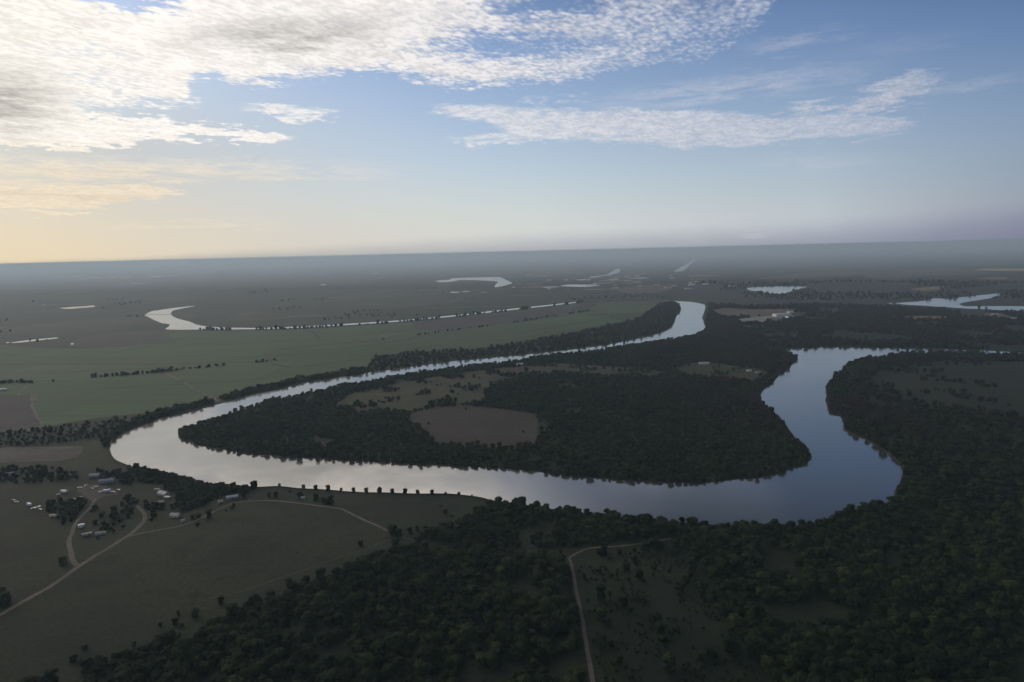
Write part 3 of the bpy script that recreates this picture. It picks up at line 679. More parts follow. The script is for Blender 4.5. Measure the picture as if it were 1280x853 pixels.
pen = [(997,448),(990,456),(972,472),(952,490),(951,500),(960,510),(967,516),(982,531),(992,547),(1009,560),(1014,572),(1002,581),(985,589),(960,595),(890,603),(850,604),(780,601),(715,596),(640,587),(545,582),(445,577),(370,572),(320,568),(287,564),(250,557),(232,551),(225,545),(225,540),(240,533),(262,525),(290,517),(320,507),(340,501),(360,497),(380,492),(420,485),(460,477),(500,470),(560,461),(640,452.5),(680,445),(740,439.5),(782,433),(840,424.5),(862,421),(874,416),(882,411),(882,400),(884,392),(900,395),(979,436),(988,443)]
Z3 = [(470,447),(520,441),(600,437),(700,420),(760,408),(800,398),(825,380),(848,377),(851,389),(844,400),(837,412),(815,419),(770,429),(715,437),(640,444),(560,452),(500,461),(455,466)]
Z3b = [(138,555),(150,541),(200,522),(290,499),(360,482),(460,465),(460,461),(360,477.5),(290,494),(200,516.5),(145,537),(128,552),(132,560)]
Z4 = [(885,379),(940,384),(1000,381),(1100,383),(1200,389),(1300,392),(1500,396),(1500,442),(1280,440.5),(1225,437),(1165,435.5),(1085,434),(1022,433.5),(979,437),(960,430),(885,400)]
farm = [([(160,584),(190,588),(212,594),(262,606),(300,609),(316,610),(312,617),(290,617),(268,624),(250,633),(232,640),(214,636),(222,622),(200,606),(175,602),(160,596)], 7.5, .93),
        ([(150,622),(185,628),(205,634),(190,652),(172,640),(150,645)], 8, .6), ([(-80,583),(0,585),(60,584),(95,590),(100,600),(40,604),(-80,606)], 9, .6),
        ([(60,628),(110,624),(122,634),(112,645),(100,640),(85,662),(70,650),(55,640)], 8, .75), ([(122,588),(165,592),(164,606),(146,606),(130,600)], 8, .7),
        ([(120,640),(165,646),(160,662),(118,676),(104,672),(120,655)], 9, .28),
        ([(-60,735),(0,735),(12,752),(-5,768),(-60,785)], 8, .8), ([(-100,545),(0,541),(140,525),(200,515),(140,545),(60,556),(-100,560)], 10, .4),
        ([(228,652),(262,640),(292,632),(296,636),(262,647),(232,660)], 8, .5)]
batches = []   # (points, scale low/high)
def add(P, lo, hi): batches.append((P, rng.uniform(lo, hi, len(P)) ** 1.0))
z1 = sample(Z1, 7.0, .97)
d1 = np.linalg.norm(z1, axis=1)
z1 = z1[(d1 < 1100) | (rng.random(len(z1)) < .62)]
gap = value_noise(z1, 55, 2); z1 = z1[gap > -.42]
px1, _ = W2P(z1)
keep = np.ones(len(z1), bool)
ic = inside(px1, clear[0]); keep &= ~ic | ((rng.random(len(z1)) < .22) & (value_noise(z1, 35, 8) > .02))
ic = inside(px1, clear[1]); keep &= ~ic | ((rng.random(len(z1)) < .35) & (value_noise(z1, 90, 8) > .22))
z1 = z1[keep]; batches.append((z1, np.clip(rng.normal(.80, .22, len(z1)) + .18 * value_noise(z1, 60, 12), .38, 1.35)))
z2 = sample(pen, 7.6, .96); px2, _ = W2P(z2)
keep = np.ones(len(z2), bool)
for i, f in enumerate(fieldsx[:3]):
    ic = inside(px2, f); keep &= ~ic | ((rng.random(len(z2)) < (.0, .5, .3)[i]) & (value_noise(z2, 70, 3) > .22))
z2 = z2[keep]; z2 = z2[value_noise(z2, 80, 5) > -.55]; batches.append((z2, np.clip(rng.normal(.66, .17, len(z2)) + .2 * value_noise(z2, 70, 12), .34, 1.2)))
# a fringe of taller trees along the peninsula's shore
z3 = np.r_[sample(Z3, 15, .85), sample(Z3b, 7, .8)]; add(z3, .7, 1.15)
z4 = sample(Z4, 15, .9, 260, -.28); px4, _ = W2P(z4)
keep = np.ones(len(z4), bool)
for f in fieldsx[3:]: keep &= ~inside(px4, f)
add(z4[keep], .75, 1.45)
for px, sp, pr in farm:
    pp = sample(px, sp * .68, min(1, pr * .95)); batches.append((pp, np.clip(rng.normal(.52, .16, len(pp)), .25, .95)))
for line, sp in [([(-60,480),(0,479),(60,478),(110,472),(160,469),(215,464)], 9), ([(160,469),(270,458),(345,451)], 14), ([(480,425),(560,414),(640,404),(740,388)], 22), ([(300,623),(345,622),(395,624),(410,628)], 26)]:
    P = fract([G(*p) for p in line], False, .1, sp, False, adaptive=False); P = np.r_[P + rng.uniform(-6, 6, P.shape), P + rng.uniform(-6, 6, P.shape)]; P = P[value_noise(P, 120, 2) > -.05]; add(P, .35, 1.0)
# low brush at the water's edge, both banks
for seg in (near_bank[17:52], isl[3:26]):
    P = fract([G(*p) for p in seg], False, .08, 4.0, True, adaptive=False)
    P = np.r_[P + rng.uniform(-5, 5, P.shape), P + rng.uniform(-6, 6, P.shape)]; add(P, .25, .6)
# scattered bushes of the pastures
sc = sample(clear[0], 4.4, .6, 28, -.05); add(sc, .10, .34)
sc = sample([(-60,905),(60,850),(200,800),(300,764),(400,726),(505,679),(560,657),(600,640),(560,640),(480,668),(400,705),(300,740),(200,775),(60,825),(-60,870)], 9, .5, 30, .12); add(sc, .3, .75)
sc = sample([(330,500),(420,470),(640,450),(960,450),(960,600),(330,560)], 30, .22, 90, .1); add(sc, .25, .5)
sc = sample([(-60,600),(300,640),(480,668),(200,800),(-60,850)], 34, .16, 60, .1); add(sc, .16, .34)
sc = sample([(320,610),(600,622),(620,640),(560,655),(500,668),(430,636),(320,622)], 30, .12); add(sc, .16, .4)
# trees along the near side of the upstream arm, breaking its line
P = fract([G(*p) for p in [(250,413),(320,412.6),(370,411.2),(420,408.4),(470,405.3),(512,402),(570,396.4),(640,388.8),(700,382),(728,378.5)]], False, .05, 13, False, adaptive=False)
P = P + rng.uniform(-7, 7, P.shape); P = P[value_noise(P, 90, 6) > -.12]; add(P, .8, 1.7)
# the peninsula's shoreline fringe
P = fract([G(*p) for p in isl[10:34]], False, .05, 5.0, True, adaptive=False) + rng.uniform(-2.5, 2.5, (1, 2)); P = P + rng.uniform(-3.5, 3.5, P.shape); add(P, .5, .95)
# far woods beyond the river, sparse
sc = sample([(885,379),(870,365),(930,372),(1110,383),(1300,391),(1500,396),(1500,352),(1200,352),(1000,352),(900,350),(860,356)], 38, .7, 700, .15); add(sc, 1.0, 1.7)
sc = sample([(-100,430),(0,426),(90,430),(200,412),(180,395),(240,384),(420,403),(640,384),(730,375),(840,374),(850,355),(640,355),(300,362),(0,380),(-100,385)], 40, .55, 500, .46); add(sc, .6, 1.0)

PTS = np.concatenate([b[0] for b in batches]); SC = np.concatenate([b[1] for b in batches])
ok = np.ones(len(PTS), bool)
for wtr in waters:
    lo = wtr.min(0) - 3; hi = wtr.max(0) + 3
    m = np.where(((PTS > lo) & (PTS < hi)).all(1))[0]
    if len(m): ok[m[inside(PTS[m], wtr)]] = False
m = np.where(ok)[0]
ok[m[near_line(PTS[m], np.r_[RIVER, RIVER[:1]][::2], 2.0)]] = False
for P, w in roads:
    lo = P.min(0) - w - 5; hi = P.max(0) + w + 5
    m = np.where(ok & ((PTS > lo) & (PTS < hi)).all(1))[0]
    if len(m): ok[m[near_line(PTS[m], P, w + 4.2)]] = False
PTS = PTS[ok]; SC = SC[ok]
# ------------------------------------------------------------------ buildings and vehicles
M_white = mat_plain('white_paint', (.62, .61, .58), .5, spec=.4)
M_cream = mat_plain('cream_wall', (.48, .44, .37), .8)
M_grayw = mat_plain('grey_wall', (.30, .30, .30), .8)
M_blueroof = mat_metal_roof('slate_blue_roof', (.17, .18, .23))
M_grayroof = mat_metal_roof('galvanised_roof', (.24, .235, .23))
M_whiteroof = mat_metal_roof('white_metal_roof', (.46, .45, .43))
M_tanroof = mat_metal_roof('tan_roof', (.30, .25, .2), .2)
M_dark = mat_plain('dark_opening', (.02, .02, .022), .4)
M_glass = mat_plain('window_glass', (.05, .06, .07), .1, spec=.8)
M_tyre = mat_plain('tyre_rubber', (.02, .02, .02), .85)
CARC = {'white': mat_plain('white_car_paint', (.78, .78, .78), .25, spec=.6), 'silver': mat_plain('silver_car_paint', (.5, .51, .53), .25, .4, spec=.6),
        'dark': mat_plain('dark_car_paint', (.04, .045, .06), .25, spec=.6), 'red': mat_plain('red_car_paint', (.25, .04, .03), .3, spec=.6)}
occupied = []
def boxmesh(bm, x0, x1, y0, y1, z0, z1):
    v = [bm.verts.new((x, y, z)) for z in (z0, z1) for x, y in ((x0, y0), (x1, y0), (x1, y1), (x0, y1))]
    for f in ((3, 2, 1, 0), (4, 5, 6, 7), (0, 1, 5, 4), (1, 2, 6, 5), (2, 3, 7, 6), (3, 0, 4, 7)): bm.faces.new([v[i] for i in f])
def fin(bm, name, mat, parent):
    me = bpy.data.meshes.new(name); bm.to_mesh(me); bm.free(); me.materials.append(mat)
    return link(bpy.data.objects.new(name, me), parent)
def house(name, px, py, L, W, H, rise, ang, wall, roof, label, cat='house', group=None, open_side=False, windows=True, chimney=False, raw=None):
    g = raw if raw is not None else G(px, py); root = bpy.data.objects.new(name, None); link(root); root.location = (g[0], g[1], 0); root.rotation_euler.z = R(ang)
    tag(root, label, cat, group); occupied.append((g, max(L, W) * .62))
    if raw is None: L, W = L * .88, W * .88
    l, w = L / 2, W / 2
    bm = bmesh.new()
    if open_side:
        bm.free()
        for sx in (-1, 0, 1):
            for sy in (-1, 1):
                bm = bmesh.new(); boxmesh(bm, sx * (l - .2) - .12, sx * (l - .2) + .12, sy * (w - .2) - .12, sy * (w - .2) + .12, 0, H); fin(bm, 'post', wall, root)
    else:
        boxmesh(bm, -l, l, -w, w, 0, H)
        for s in (-1, 1):     # gables
            a = [bm.verts.new((s * l, y, z)) for y, z in ((-w, H + .002), (w, H + .002), (0, H + rise - .05))]
            bm.faces.new(a if s > 0 else a[::-1])
        fin(bm, 'wall', wall, root)
    bm = bmesh.new(); e = .5; th = .14     # two roof slopes with thickness
    k = rise / w
    for s in (-1, 1):
        pts = [(-l - e, s * (w + e), H - k * e), (l + e, s * (w + e), H - k * e), (l + e, 0, H + rise), (-l - e, 0, H + rise)]
        lo = [bm.verts.new((p[0], p[1], p[2] + .01)) for p in pts]; hi = [bm.verts.new((p[0], p[1], p[2] + th + .01)) for p in pts]
        for f in ((0, 1, 2, 3),):
            bm.faces.new([hi[i] for i in f][::s]); bm.faces.new([lo[i] for i in f][::-s])
        for i, j in ((0, 1), (1, 2), (3, 0)):
            bm.faces.new([lo[i], lo[j], hi[j], hi[i]][::s])
    rf = fin(bm, 'roof', roof, root)
    if chimney:
        bm = bmesh.new(); boxmesh(bm, l * .4, l * .4 + .8, -.4, .4, H, H + rise + .9); fin(bm, 'chimney', M_cream, rf)
    if windows and not open_side:
        nwin = max(1, int(L / 4))
        for s in (-1, 1):
            for i in range(nwin):
                x = -l + (i + .5) * L / nwin
                if s < 0 and i == nwin // 2:
                    bm = bmesh.new(); boxmesh(bm, x - .5, x + .5, -w - .05, -w - .003, .003, 2.1); d = fin(bm, 'door', M_dark, root)
                    bm = bmesh.new(); boxmesh(bm, x + .3, x + .38, -w - .11, -w - .053, 1.0, 1.1); fin(bm, 'handle', M_grayw, d)
                    continue
                y0, y1 = ((-w - .06, -w - .003) if s < 0 else (w + .003, w + .06))
                bm = bmesh.new()
                boxmesh(bm, x - .65, x - .55, y0, y1, 1.0, 2.2); boxmesh(bm, x + .55, x + .65, y0, y1, 1.0, 2.2)
                boxmesh(bm, x - .55, x + .55, y0, y1, 1.0, 1.1); boxmesh(bm, x - .55, x + .55, y0, y1, 2.1, 2.2)
                f = fin(bm, 'window', M_white, root)
                bm = bmesh.new(); boxmesh(bm, x - .545, x + .545, min(y0, y1) + .02, max(y0, y1) - .02, 1.105, 2.095); fin(bm, 'pane', M_glass, f)
    return root
def vehicle(name, px, py, col, ang, label, style='pickup', cat='car', group=None):
    g = G(px, py); root = bpy.data.objects.new(name, None); link(root); root.location = (g[0], g[1], .1); root.rotation_euler.z = R(ang)
    tag(root, label, cat, group); occupied.append((g, 3.5))
    L, W = (5.6, 1.95) if style == 'pickup' else (4.6, 1.8)
    prof = {'pickup': [(-2.8, .5), (-2.8, 1.12), (-.7, 1.15), (1.2, 1.15), (2.7, 1.02), (2.8, .5)], 'car': [(-2.3, .42), (-2.3, .95), (-1.2, 1.0), (1.0, .98), (2.2, .82), (2.3, .42)],
            'trailer': [(-4.2, .7), (-4.2, 3.3), (-3.8, 3.45), (3.8, 3.45), (4.2, 3.2), (4.2, .7)]}[style]
    if style == 'trailer': W = 2.4
    bm = bmesh.new(); w = W / 2
    A = [bm.verts.new((x, -w, z)) for x, z in prof]; B = [bm.verts.new((x, w, z)) for x, z in prof]
    bm.faces.new(A); bm.faces.new(B[::-1])
    for i in range(len(prof)): j = (i + 1) % len(prof); bm.faces.new((A[j], A[i], B[i], B[j]))
    bmesh.ops.recalc_face_normals(bm, faces=bm.faces[:])
    bmesh.ops.bevel(bm, geom=bm.edges[:], offset=.08, segments=2, affect='EDGES')
    fin(bm, 'body', CARC[col], root)
    if style != 'trailer':
        c = [(-.75, 1.15), (-.45, 1.78), (.75, 1.78), (1.35, 1.15)] if style == 'pickup' else [(-1.7, .98), (-1.0, 1.42), (.3, 1.42), (1.15, .97)]
        bm = bmesh.new()
        A = [bm.verts.new((x, -w * (.94 if z < 1.3 else .8), z)) for x, z in c]; B = [bm.verts.new((x, w * (.94 if z < 1.3 else .8), z)) for x, z in c]
        bm.faces.new(A); bm.faces.new(B[::-1])
        for i in range(4): j = (i + 1) % 4; bm.faces.new((A[j], A[i], B[i], B[j]))
        bmesh.ops.recalc_face_normals(bm, faces=bm.faces[:])
        cab = fin(bm, 'window', M_glass, root)
        bm = bmesh.new(); x0, x1 = c[1][0] + .03, c[2][0] - .03; zt = c[1][1]; boxmesh(bm, x0, x1, -w * .78, w * .78, zt + .003, zt + .04); fin(bm, 'roof', CARC[col], root)
    wr = .38 if style != 'car' else .32
    xs = (-1.75, 1.75) if style == 'pickup' else ((-1.4, 1.4) if style == 'car' else (-.5, .6))
    for x in xs:
        for s in (-1, 1):
            bm = bmesh.new()
            bmesh.ops.create_cone(bm, cap_ends=True, segments=14, radius1=wr, radius2=wr, depth=.24, matrix=Matrix.Translation((x, s * (w - .08), wr)) @ Matrix.Rotation(R(90), 4, 'X'))
            wo = fin(bm, 'wheel', M_tyre, root)
    return root
# farmstead on the left
house('farm_house', 205, 619, 17, 9, 3.4, 2.0, -28, M_cream, M_blueroof, 'long farmhouse with slate-blue metal roof among the riverside trees', chimney=True)
house('porch', 210.5, 623.5, 8, 5, 2.8, .7, -14, M_white, M_whiteroof, 'bright white porch roof at the near end of the long blue-roofed farmhouse', 'porch', open_side=True)
house('shed', 197, 613.5, 7.5, 3, 2.6, .6, -5, M_grayw, M_whiteroof, 'narrow white-roofed lean-to at the far end of the long blue-roofed farmhouse', 'shed', windows=False)
house('shed', 202, 629.5, 7, 6, 2.8, 1.0, 10, M_grayw, M_grayroof, 'dull grey shed just below the long blue-roofed farmhouse', 'shed')
house('farm_house', 220, 646, 13, 8, 3.0, 1.6, -12, M_cream, M_grayroof, 'house with pale grey roof in the trees just above the dirt road', chimney=True)
house('shed', 229, 652, 4, 3.5, 2.4, .6, 30, M_cream, M_tanroof, 'small tan outbuilding between the pale grey roofed house and the dirt road', 'shed', windows=False)
house('farm_house', 290.5, 623.5, 15, 7, 3.2, 1.5, 24, M_grayw, M_whiteroof, 'house with long white metal roof at the right end of the riverside grove')
house('shed', 276, 628.5, 6, 5, 2.6, .9, 20, M_cream, M_tanroof, 'small tan shed in the trees left of the white-roofed riverside house', 'shed')
house('barn', 134, 603.5, 20, 9, 4.0, 1.8, 18, M_grayw, M_blueroof, 'large barn with dull blue-grey roof behind the parked vehicles', 'barn')
house('barn', 119, 596.5, 15, 8, 3.6, 1.6, 4, M_grayw, M_blueroof, 'dark grey barn farthest back in the farmyard towards the river', 'barn')
house('trailer_home', 81, 616, 10, 5, 3.0, .7, -16, M_white, M_whiteroof, 'white mobile home left of the farmyard, nearest the dark tree clump', 'mobile home')
house('shed', 67, 646, 8, 4, 2.5, .6, 2, M_cream, M_tanroof, 'low dull tan shed alone at the field edge left of the lane', 'shed')
house('trailer_home', 109, 669.5, 10, 3.4, 2.7, .4, 34, M_grayw, M_grayroof, 'blue-grey mobile home tilted beside the round white tank', 'mobile home')
house('trailer_home', 126, 668, 11, 3.4, 2.7, .5, 20, M_white, M_grayroof, 'pale narrow mobile home right of the blue-grey one near the round white tank', 'mobile home')
house('shed', 13, 594, 12, 6, 3.0, 1.3, 25, M_grayw, M_grayroof, 'grey shed among trees at the left edge below the bare silt patch', 'shed')
house('shed', 4.5, 488, 18, 9, 3.6, 1.2, 12, M_white, M_whiteroof, 'bright white shed by the dark ploughed field at the left edge', 'shed')
house('warehouse', 977, 395.6, 75, 42, 10, 3, 6, M_white, M_whiteroof, 'long white warehouse in the pale yard beyond the peninsula', 'warehouse', windows=False)
house('warehouse', 966, 399.5, 60, 26, 7, 2, -6, M_grayw, M_grayroof, 'low grey warehouse left of the long white one in the pale yard', 'warehouse', windows=False)
house('warehouse', 988, 397.5, 40, 25, 7, 2, 8, M_white, M_grayroof, 'grey-roofed warehouse at the right end of the pale yard', 'warehouse', windows=False)
house('warehouse', 988, 391.5, 26, 20, 7, 2, 0, M_white, M_whiteroof, 'small white warehouse behind the long white one beyond the pale yard', 'warehouse', windows=False)
house('barn', 880, 455.5, 28, 12, 4, 1.8, -4, M_white, M_whiteroof, 'long white roofed barn in the tan pasture on the peninsula', 'barn')
house('farm_house', 936, 464.5, 12, 8, 3.4, 1.6, 0, M_white, M_whiteroof, 'white house at the right edge of the tan pasture near the river')
house('farm_house', 947, 466.5, 13, 8, 3.2, 1.6, 20, M_cream, M_grayroof, 'grey-roofed house just right of the white house in the tan pasture')
house('farm_house', 1265, 399, 42, 16, 5, 2, -5, M_white, M_grayroof, 'pale building alone in dark scrub near the right edge below the reservoir')
house('farm_house', 1243, 394.5, 30, 14, 5, 2, 5, M_grayw, M_whiteroof, 'small pale building in scrub just left of the one near the right edge')
house('barn', 1043, 391.5, 30, 16, 5, 2, 5, M_white, M_grayroof, 'lone pale barn in the dark woods right of the pale yard', 'barn', windows=False)
house('farm_house', 650, 456, 18, 8, 3.4, 1.5, 5, M_white, M_whiteroof, 'long white house by the water at the far end of the peninsula pasture')
house('barn', 644, 457.3, 12, 7, 3.4, 1.5, 5, M_white, M_whiteroof, 'small white barn left of the long white house by the water', 'barn')
house('shed', 379, 623.5, 5, 3.5, 2.5, .7, 5, M_cream, M_grayroof, 'tiny pale hut in the meadow between the river and the dirt road', 'shed', windows=False)
# round white tank
g = G(102, 659); occupied.append((g, 6)); troot = bpy.data.objects.new('water_tank', None); link(troot); troot.location = (g[0], g[1], 0)
tag(troot, 'round bright white water tank beside the curving dirt lane', 'water tank')
bm = bmesh.new(); bmesh.ops.create_cone(bm, cap_ends=True, segments=32, radius1=3.2, radius2=3.2, depth=3.2, matrix=Matrix.Translation((0, 0, 1.6))); fin(bm, 'tank_wall', M_white, troot)
bm = bmesh.new(); bmesh.ops.create_cone(bm, cap_ends=True, segments=32, radius1=3.4, radius2=.3, depth=.9, matrix=Matrix.Translation((0, 0, 3.655))); fin(bm, 'roof', M_white, troot)
bm = bmesh.new(); boxmesh(bm, -.25, .25, -3.32, -3.21, 0, 3.2); fin(bm, 'ladder', M_grayw, troot)
# vehicles
GV = 'vehicles parked around the farmyard'
for px, py, col, ang, st, lab in [
    (21, 628, 'white', -10, 'pickup', 'white pickup farthest left in the open field'),
    (17, 626, 'red', 15, 'car', 'dark red car just behind the leftmost white pickup'),
    (37, 632.5, 'white', -30, 'trailer', 'white camper trailer at the left end of the field cluster'),
    (42, 636.5, 'silver', 15, 'pickup', 'silver pickup in front of the camper trailer'),
    (46, 635, 'white', 20, 'pickup', 'white pickup in the middle of the field cluster by the camper trailer'),
    (49, 633.5, 'silver', -15, 'car', 'silver car at the back right of the field cluster'),
    (50, 637.5, 'silver', 5, 'car', 'silver car at the front right of the field cluster'),
    (108, 607.5, 'silver', 60, 'car', 'silver car parked nearest the dark grey barn'),
    (100, 610.5, 'silver', 20, 'pickup', 'silver pickup at the left end of the farmyard row'),
    (120, 609.5, 'white', 30, 'car', 'white car in front of the large blue-grey barn'),
    (115, 611.5, 'dark', 10, 'car', 'dark car in the middle of the bare farmyard'),
    (126.5, 615.5, 'white', 40, 'pickup', 'white pickup where the lane enters the farmyard'),
    (134, 615.2, 'white', 15, 'trailer', 'white box trailer right of the lane mouth in the farmyard'),
    (141, 615.8, 'silver', 5, 'pickup', 'silver pickup right of the white box trailer'),
    (148, 613, 'silver', 10, 'car', 'silver car at the right end of the farmyard row'),
    (132, 611, 'dark', 80, 'pickup', 'dark pickup between the large barn and the white box trailer'),
    (94, 625, 'silver', 5, 'pickup', 'silver pickup under the dark trees left of the lane'),
    (101.5, 622, 'dark', 30, 'car', 'dark car under trees at the top of the dirt lane'),
    (73, 619, 'silver', 30, 'car', 'grey car beside the white mobile home')]:
    vehicle('pickup_truck' if st == 'pickup' else ('box_trailer' if st == 'trailer' else 'parked_car'), px, py, col, ang, lab, st, {'pickup': 'pickup', 'trailer': 'trailer', 'car': 'car'}[st], GV)
# far town
GT = 'pale buildings of the far town on the horizon'
q = random.Random(21)
for i in range(80):
    x = q.uniform(985, 1225); y = q.choice([312.5, 313.5, 315, 317, 318.5]) + q.uniform(-.4, .4) + (1225 - x) * .012
    g = G(x, y); d = np.linalg.norm(g); k = d / 20000
    house('town_building', 0, 0, q.uniform(30, 130) * k, q.uniform(25, 60) * k, q.uniform(8, 26) * k, 3 * k, q.uniform(-12, 12), M_white, q.choice([M_whiteroof, M_whiteroof, M_grayroof]),
          'pale building in the far town strung along the hazy horizon at the right', 'building', GT, windows=False, raw=g)
GF = 'pale sheds scattered over the far flats in the centre'
for i in range(34):
    x = q.gauss(800, 70); y = q.uniform(341, 362); g = G(x, y)
    d = np.linalg.norm(g); k = max(1, d / 9000)
    house('far_shed', 0, 0, q.uniform(22, 60) * k, q.uniform(14, 26) * k, 8 * k, 2 * k, q.uniform(-15, 15), M_white, q.choice([M_whiteroof, M_grayroof, M_tanroof]),
          'pale shed on the hazy flats beyond the top river bend', 'shed', GF, windows=False, raw=g)

# keep trees off the buildings and vehicles
ok = np.ones(len(PTS), bool)
for g, r in occupied: ok &= np.linalg.norm(PTS - g, axis=1) > r + 2.5
PTS = PTS[ok]; SC = SC[ok]

# ------------------------------------------------------------------ individual trees
row = [(349.5,606.5,.8),(379.5,609,1.0),(394.8,610.5,1.15),(410.2,611.2,1.3),(426.5,612.3,.8),(442,613,1.05),(458,613.5,1.1),(474.5,614,1.35),(490.5,614.5,1.05),(506.3,615,1.2),(522.3,615.7,1.0),(540,616.2,1.1),(557,617,.7),(573.8,617.6,.8),(590,619.5,.55)]
words = ['leftmost', 'second', 'third', 'fourth', 'fifth', 'sixth', 'seventh', 'eighth', 'ninth', 'tenth', 'eleventh', 'twelfth', 'thirteenth', 'fourteenth', 'rightmost']
for i, (px, py, s) in enumerate(row):
    g = G(px, py + 1.5); lab = f'{words[i]} round bush' + (' from the left' if 0 < i < 14 else '') + ' in the evenly spaced row along the near river bank'
    make_tree('round_bush', g[0], g[1], BUSH[i % 3], BTR[i % 3], s * 1.25, i * 1.3, lab, 'bush', 'evenly spaced round bushes along the near river bank')
for px, py, s, ci, lab in [
    (79, 705, .85, 0, 'dark tree at the fork where the lane meets the dirt road'), (491, 667, 1.0, 2, 'large dark tree where the dirt road reaches the wood'), (499, 669, .9, 1, 'dark tree just right of the one where the dirt road reaches the wood'),
    (394, 626, .7, 3, 'left tree of the small clump in the riverside meadow'), (404, 627.5, .75, 1, 'middle tree of the small clump in the riverside meadow'), (414, 628.5, .85, 4, 'right and tallest tree of the clump in the riverside meadow'),
    (166, 600, .8, 4, 'slim tree between the barn and the riverside grove'), (119, 655, .7, 3, 'small tree right of the round white tank'), (143, 640, .8, 0, 'broad tree in the yard between lane and dirt road'),
    (247, 657, .6, 3, 'small tree beside the dirt road below the pale grey roofed house'), (318, 610, .95, 2, 'last tall tree at the right end of the riverside grove'), (5, 752, 1.0, 0, 'dark tree beside the dirt road at the left edge'),
    (762, 698, .6, 1, 'small tree in the upper left of the open clearing'), (817, 712, .7, 5, 'spreading tree in the upper right of the open clearing'), (788, 765, .6, 3, 'pale bush alone in the middle of the open clearing')]:
    g = G(px, py); make_tree('broadleaf_tree', g[0], g[1], CR[ci], TR[ci], s, px * .7, lab)
    ok = np.linalg.norm(PTS - g, axis=1) > 5; PTS = PTS[ok]; SC = SC[ok]

pxy, f = W2P(PTS)
inf = (pxy[:, 0] > 2) & (pxy[:, 0] < 1278) & (pxy[:, 1] < 850) & (f > 0)
size = np.where(inf, SC / np.linalg.norm(PTS, axis=1), 0)
idx = np.argsort(-size)[:270]
KI = rng.integers(0, 6, len(PTS)); RZ = rng.uniform(0, 6.28, len(PTS)); ZS = rng.uniform(.85, 1.2, len(PTS))
for i in idx:
    make_tree('woodland_tree', PTS[i, 0], PTS[i, 1], CR[KI[i]], TR[KI[i]], float(SC[i]), float(RZ[i]), 'round dark green tree packed in the foreground woodland along the lower edge', 'tree', 'trees of the foreground woodland nearest the lower edge', sz=float(ZS[i]))
rest = np.ones(len(PTS), bool); rest[idx] = False
print('TREES', len(PTS), 'rest', rest.sum())

# ------------------------------------------------------------------ the rest of the woods: one object, trees set on points by geometry nodes
def woodland(name, P, S, K, A, Zs, label, cat):
    me = bpy.data.meshes.new(name); me.vertices.add(len(P))
    me.vertices.foreach_set('co', np.c_[P, np.zeros(len(P))].astype(np.float32).ravel())
    for nm, typ, val in (('kind_index', 'INT', K.astype(np.int32)), ('size', 'FLOAT', S.astype(np.float32)), ('turn', 'FLOAT', A.astype(np.float32)), ('stretch', 'FLOAT', Zs.astype(np.float32))):
        a = me.attributes.new(nm, typ, 'POINT'); a.data.foreach_set('value', val)
    me.materials.append(M_leaf)
    o = bpy.data.objects.new(name, me); link(o)
    ng = bpy.data.node_groups.new('woodland_nodes', 'GeometryNodeTree')
    ng.interface.new_socket('Geometry', in_out='INPUT', socket_type='NodeSocketGeometry'); ng.interface.new_socket('Geometry', in_out='OUTPUT', socket_type='NodeSocketGeometry')
    n = ng.nodes; l = ng.links
    gi = n.new('NodeGroupInput'); go = n.new('NodeGroupOutput')
    gti = n.new('GeometryNodeGeometryToInstance')
    for i in range(5, -1, -1):
        src = bpy.data.objects.get(src_names[i])
        oi = n.new('GeometryNodeObjectInfo'); oi.transform_space = 'ORIGINAL'; oi.inputs['Object'].default_value = src; oi.inputs['As Instance'].default_value = False
        l.new(oi.outputs['Geometry'], gti.inputs[0])
    def attr(nm, typ):
        a = n.new('GeometryNodeInputNamedAttribute'); a.data_type = typ; a.inputs['Name'].default_value = nm; return a.outputs['Attribute']
    m2p = n.new('GeometryNodeMeshToPoints'); l.new(gi.outputs[0], m2p.inputs['Mesh'])
    iop = n.new('GeometryNodeInstanceOnPoints'); l.new(m2p.outputs[0], iop.inputs['Points']); l.new(gti.outputs[0], iop.inputs['Instance']); iop.inputs['Pick Instance'].default_value = True
    l.new(attr('kind_index', 'INT'), iop.inputs['Instance Index'])
    cx = n.new('ShaderNodeCombineXYZ'); l.new(attr('turn', 'FLOAT'), cx.inputs[2])
    e2r = n.new('FunctionNodeEulerToRotation'); l.new(cx.outputs[0], e2r.inputs[0]); l.new(e2r.outputs[0], iop.inputs['Rotation'])
    s3 = n.new('ShaderNodeCombineXYZ'); mm = n.new('ShaderNodeMath'); mm.operation = 'MULTIPLY'
    sa = attr('size', 'FLOAT'); l.new(sa, mm.inputs[0]); l.new(attr('stretch', 'FLOAT'), mm.inputs[1])
    l.new(sa, s3.inputs[0]); l.new(sa, s3.inputs[1]); l.new(mm.outputs[0], s3.inputs[2]); l.new(s3.outputs[0], iop.inputs['Scale'])
    l.new(iop.outputs[0], go.inputs[0])
    md = o.modifiers.new('trees', 'NODES'); md.node_group = ng
    tag(o, label, cat, kind='stuff')
    return o
src_names = []
for k in range(6):
    src_names.append(next(o.name for o in bpy.data.objects if o.type == 'MESH' and o.data == CR[k]))
woodland('woodland', PTS[rest], SC[rest], KI[rest], RZ[rest], ZS[rest], 'dense dark brush and trees covering both river banks and the peninsula', 'woodland')

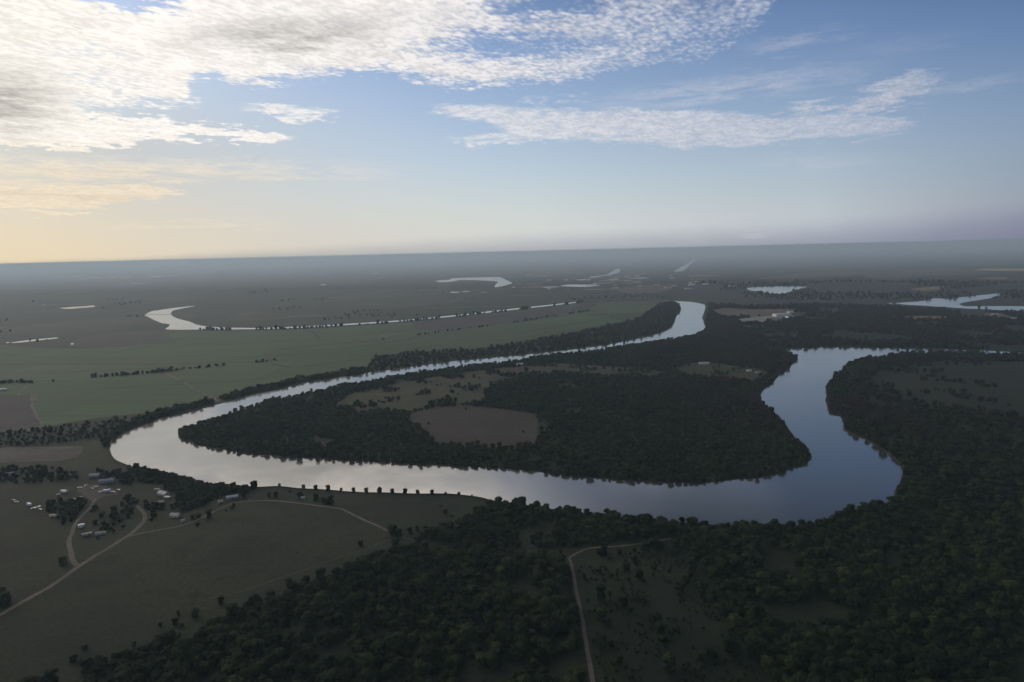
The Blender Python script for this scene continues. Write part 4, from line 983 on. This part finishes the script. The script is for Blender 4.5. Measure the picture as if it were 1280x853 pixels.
# ------------------------------------------------------------------ haze
HZ = 5.4e-5
m = bpy.data.materials.new('haze_air'); m.use_nodes = True; t = NT(m.node_tree); t.n.clear()
out = t.new('ShaderNodeOutputMaterial'); pv = t.new('ShaderNodeVolumePrincipled'); t.l.new(pv.outputs[0], out.inputs['Volume'])
pv.inputs['Density'].default_value = HZ; pv.inputs['Color'].default_value = (.64, .84, 1.0, 1); pv.inputs['Anisotropy'].default_value = .2
HR = 61500
hb = bmesh.new(); boxmesh(hb, -HR, HR, -HR, HR, -1.0, 306.0)
bmesh.ops.recalc_face_normals(hb, faces=hb.faces[:])
h = fin(hb, 'haze', m, None); tag(h, 'thin pale morning haze over the whole plain', 'haze', kind='stuff')
# the ground mist lying over the far plain
m = bpy.data.materials.new('far_mist'); m.use_nodes = True; t = NT(m.node_tree); t.n.clear()
out = t.new('ShaderNodeOutputMaterial'); pv = t.new('ShaderNodeVolumePrincipled'); t.l.new(pv.outputs[0], out.inputs['Volume'])
pv.inputs['Density'].default_value = 1.15e-4; pv.inputs['Color'].default_value = (.74, .88, 1.0, 1); pv.inputs['Anisotropy'].default_value = .2
hb = bmesh.new()      # a broad shallow lens whose near edge wanders
ring = []
for k in range(97):
    x = -52000 + k * 104000 / 96
    ring.append((x, 6200 + 1500 * mnoise.noise(Vector((x / 9000, 0, 2)))))
lo = [hb.verts.new((x, y, -.5)) for x, y in ring] + [hb.verts.new((52000, 60500, -.5)), hb.verts.new((-52000, 60500, -.5))]
hi = [hb.verts.new((x, y, 285)) for x, y in ring] + [hb.verts.new((52000, 60500, 285)), hb.verts.new((-52000, 60500, 285))]
hb.faces.new(hi); hb.faces.new(lo[::-1]); nn = len(lo)
for k in range(nn): hb.faces.new((lo[k], lo[(k + 1) % nn], hi[(k + 1) % nn], hi[k]))
bmesh.ops.recalc_face_normals(hb, faces=hb.faces[:])
h = fin(hb, 'mist', m, None); tag(h, 'pale blue ground mist lying low over the far plain', 'mist', kind='stuff')
print('OBJECTS', len(bpy.data.objects))
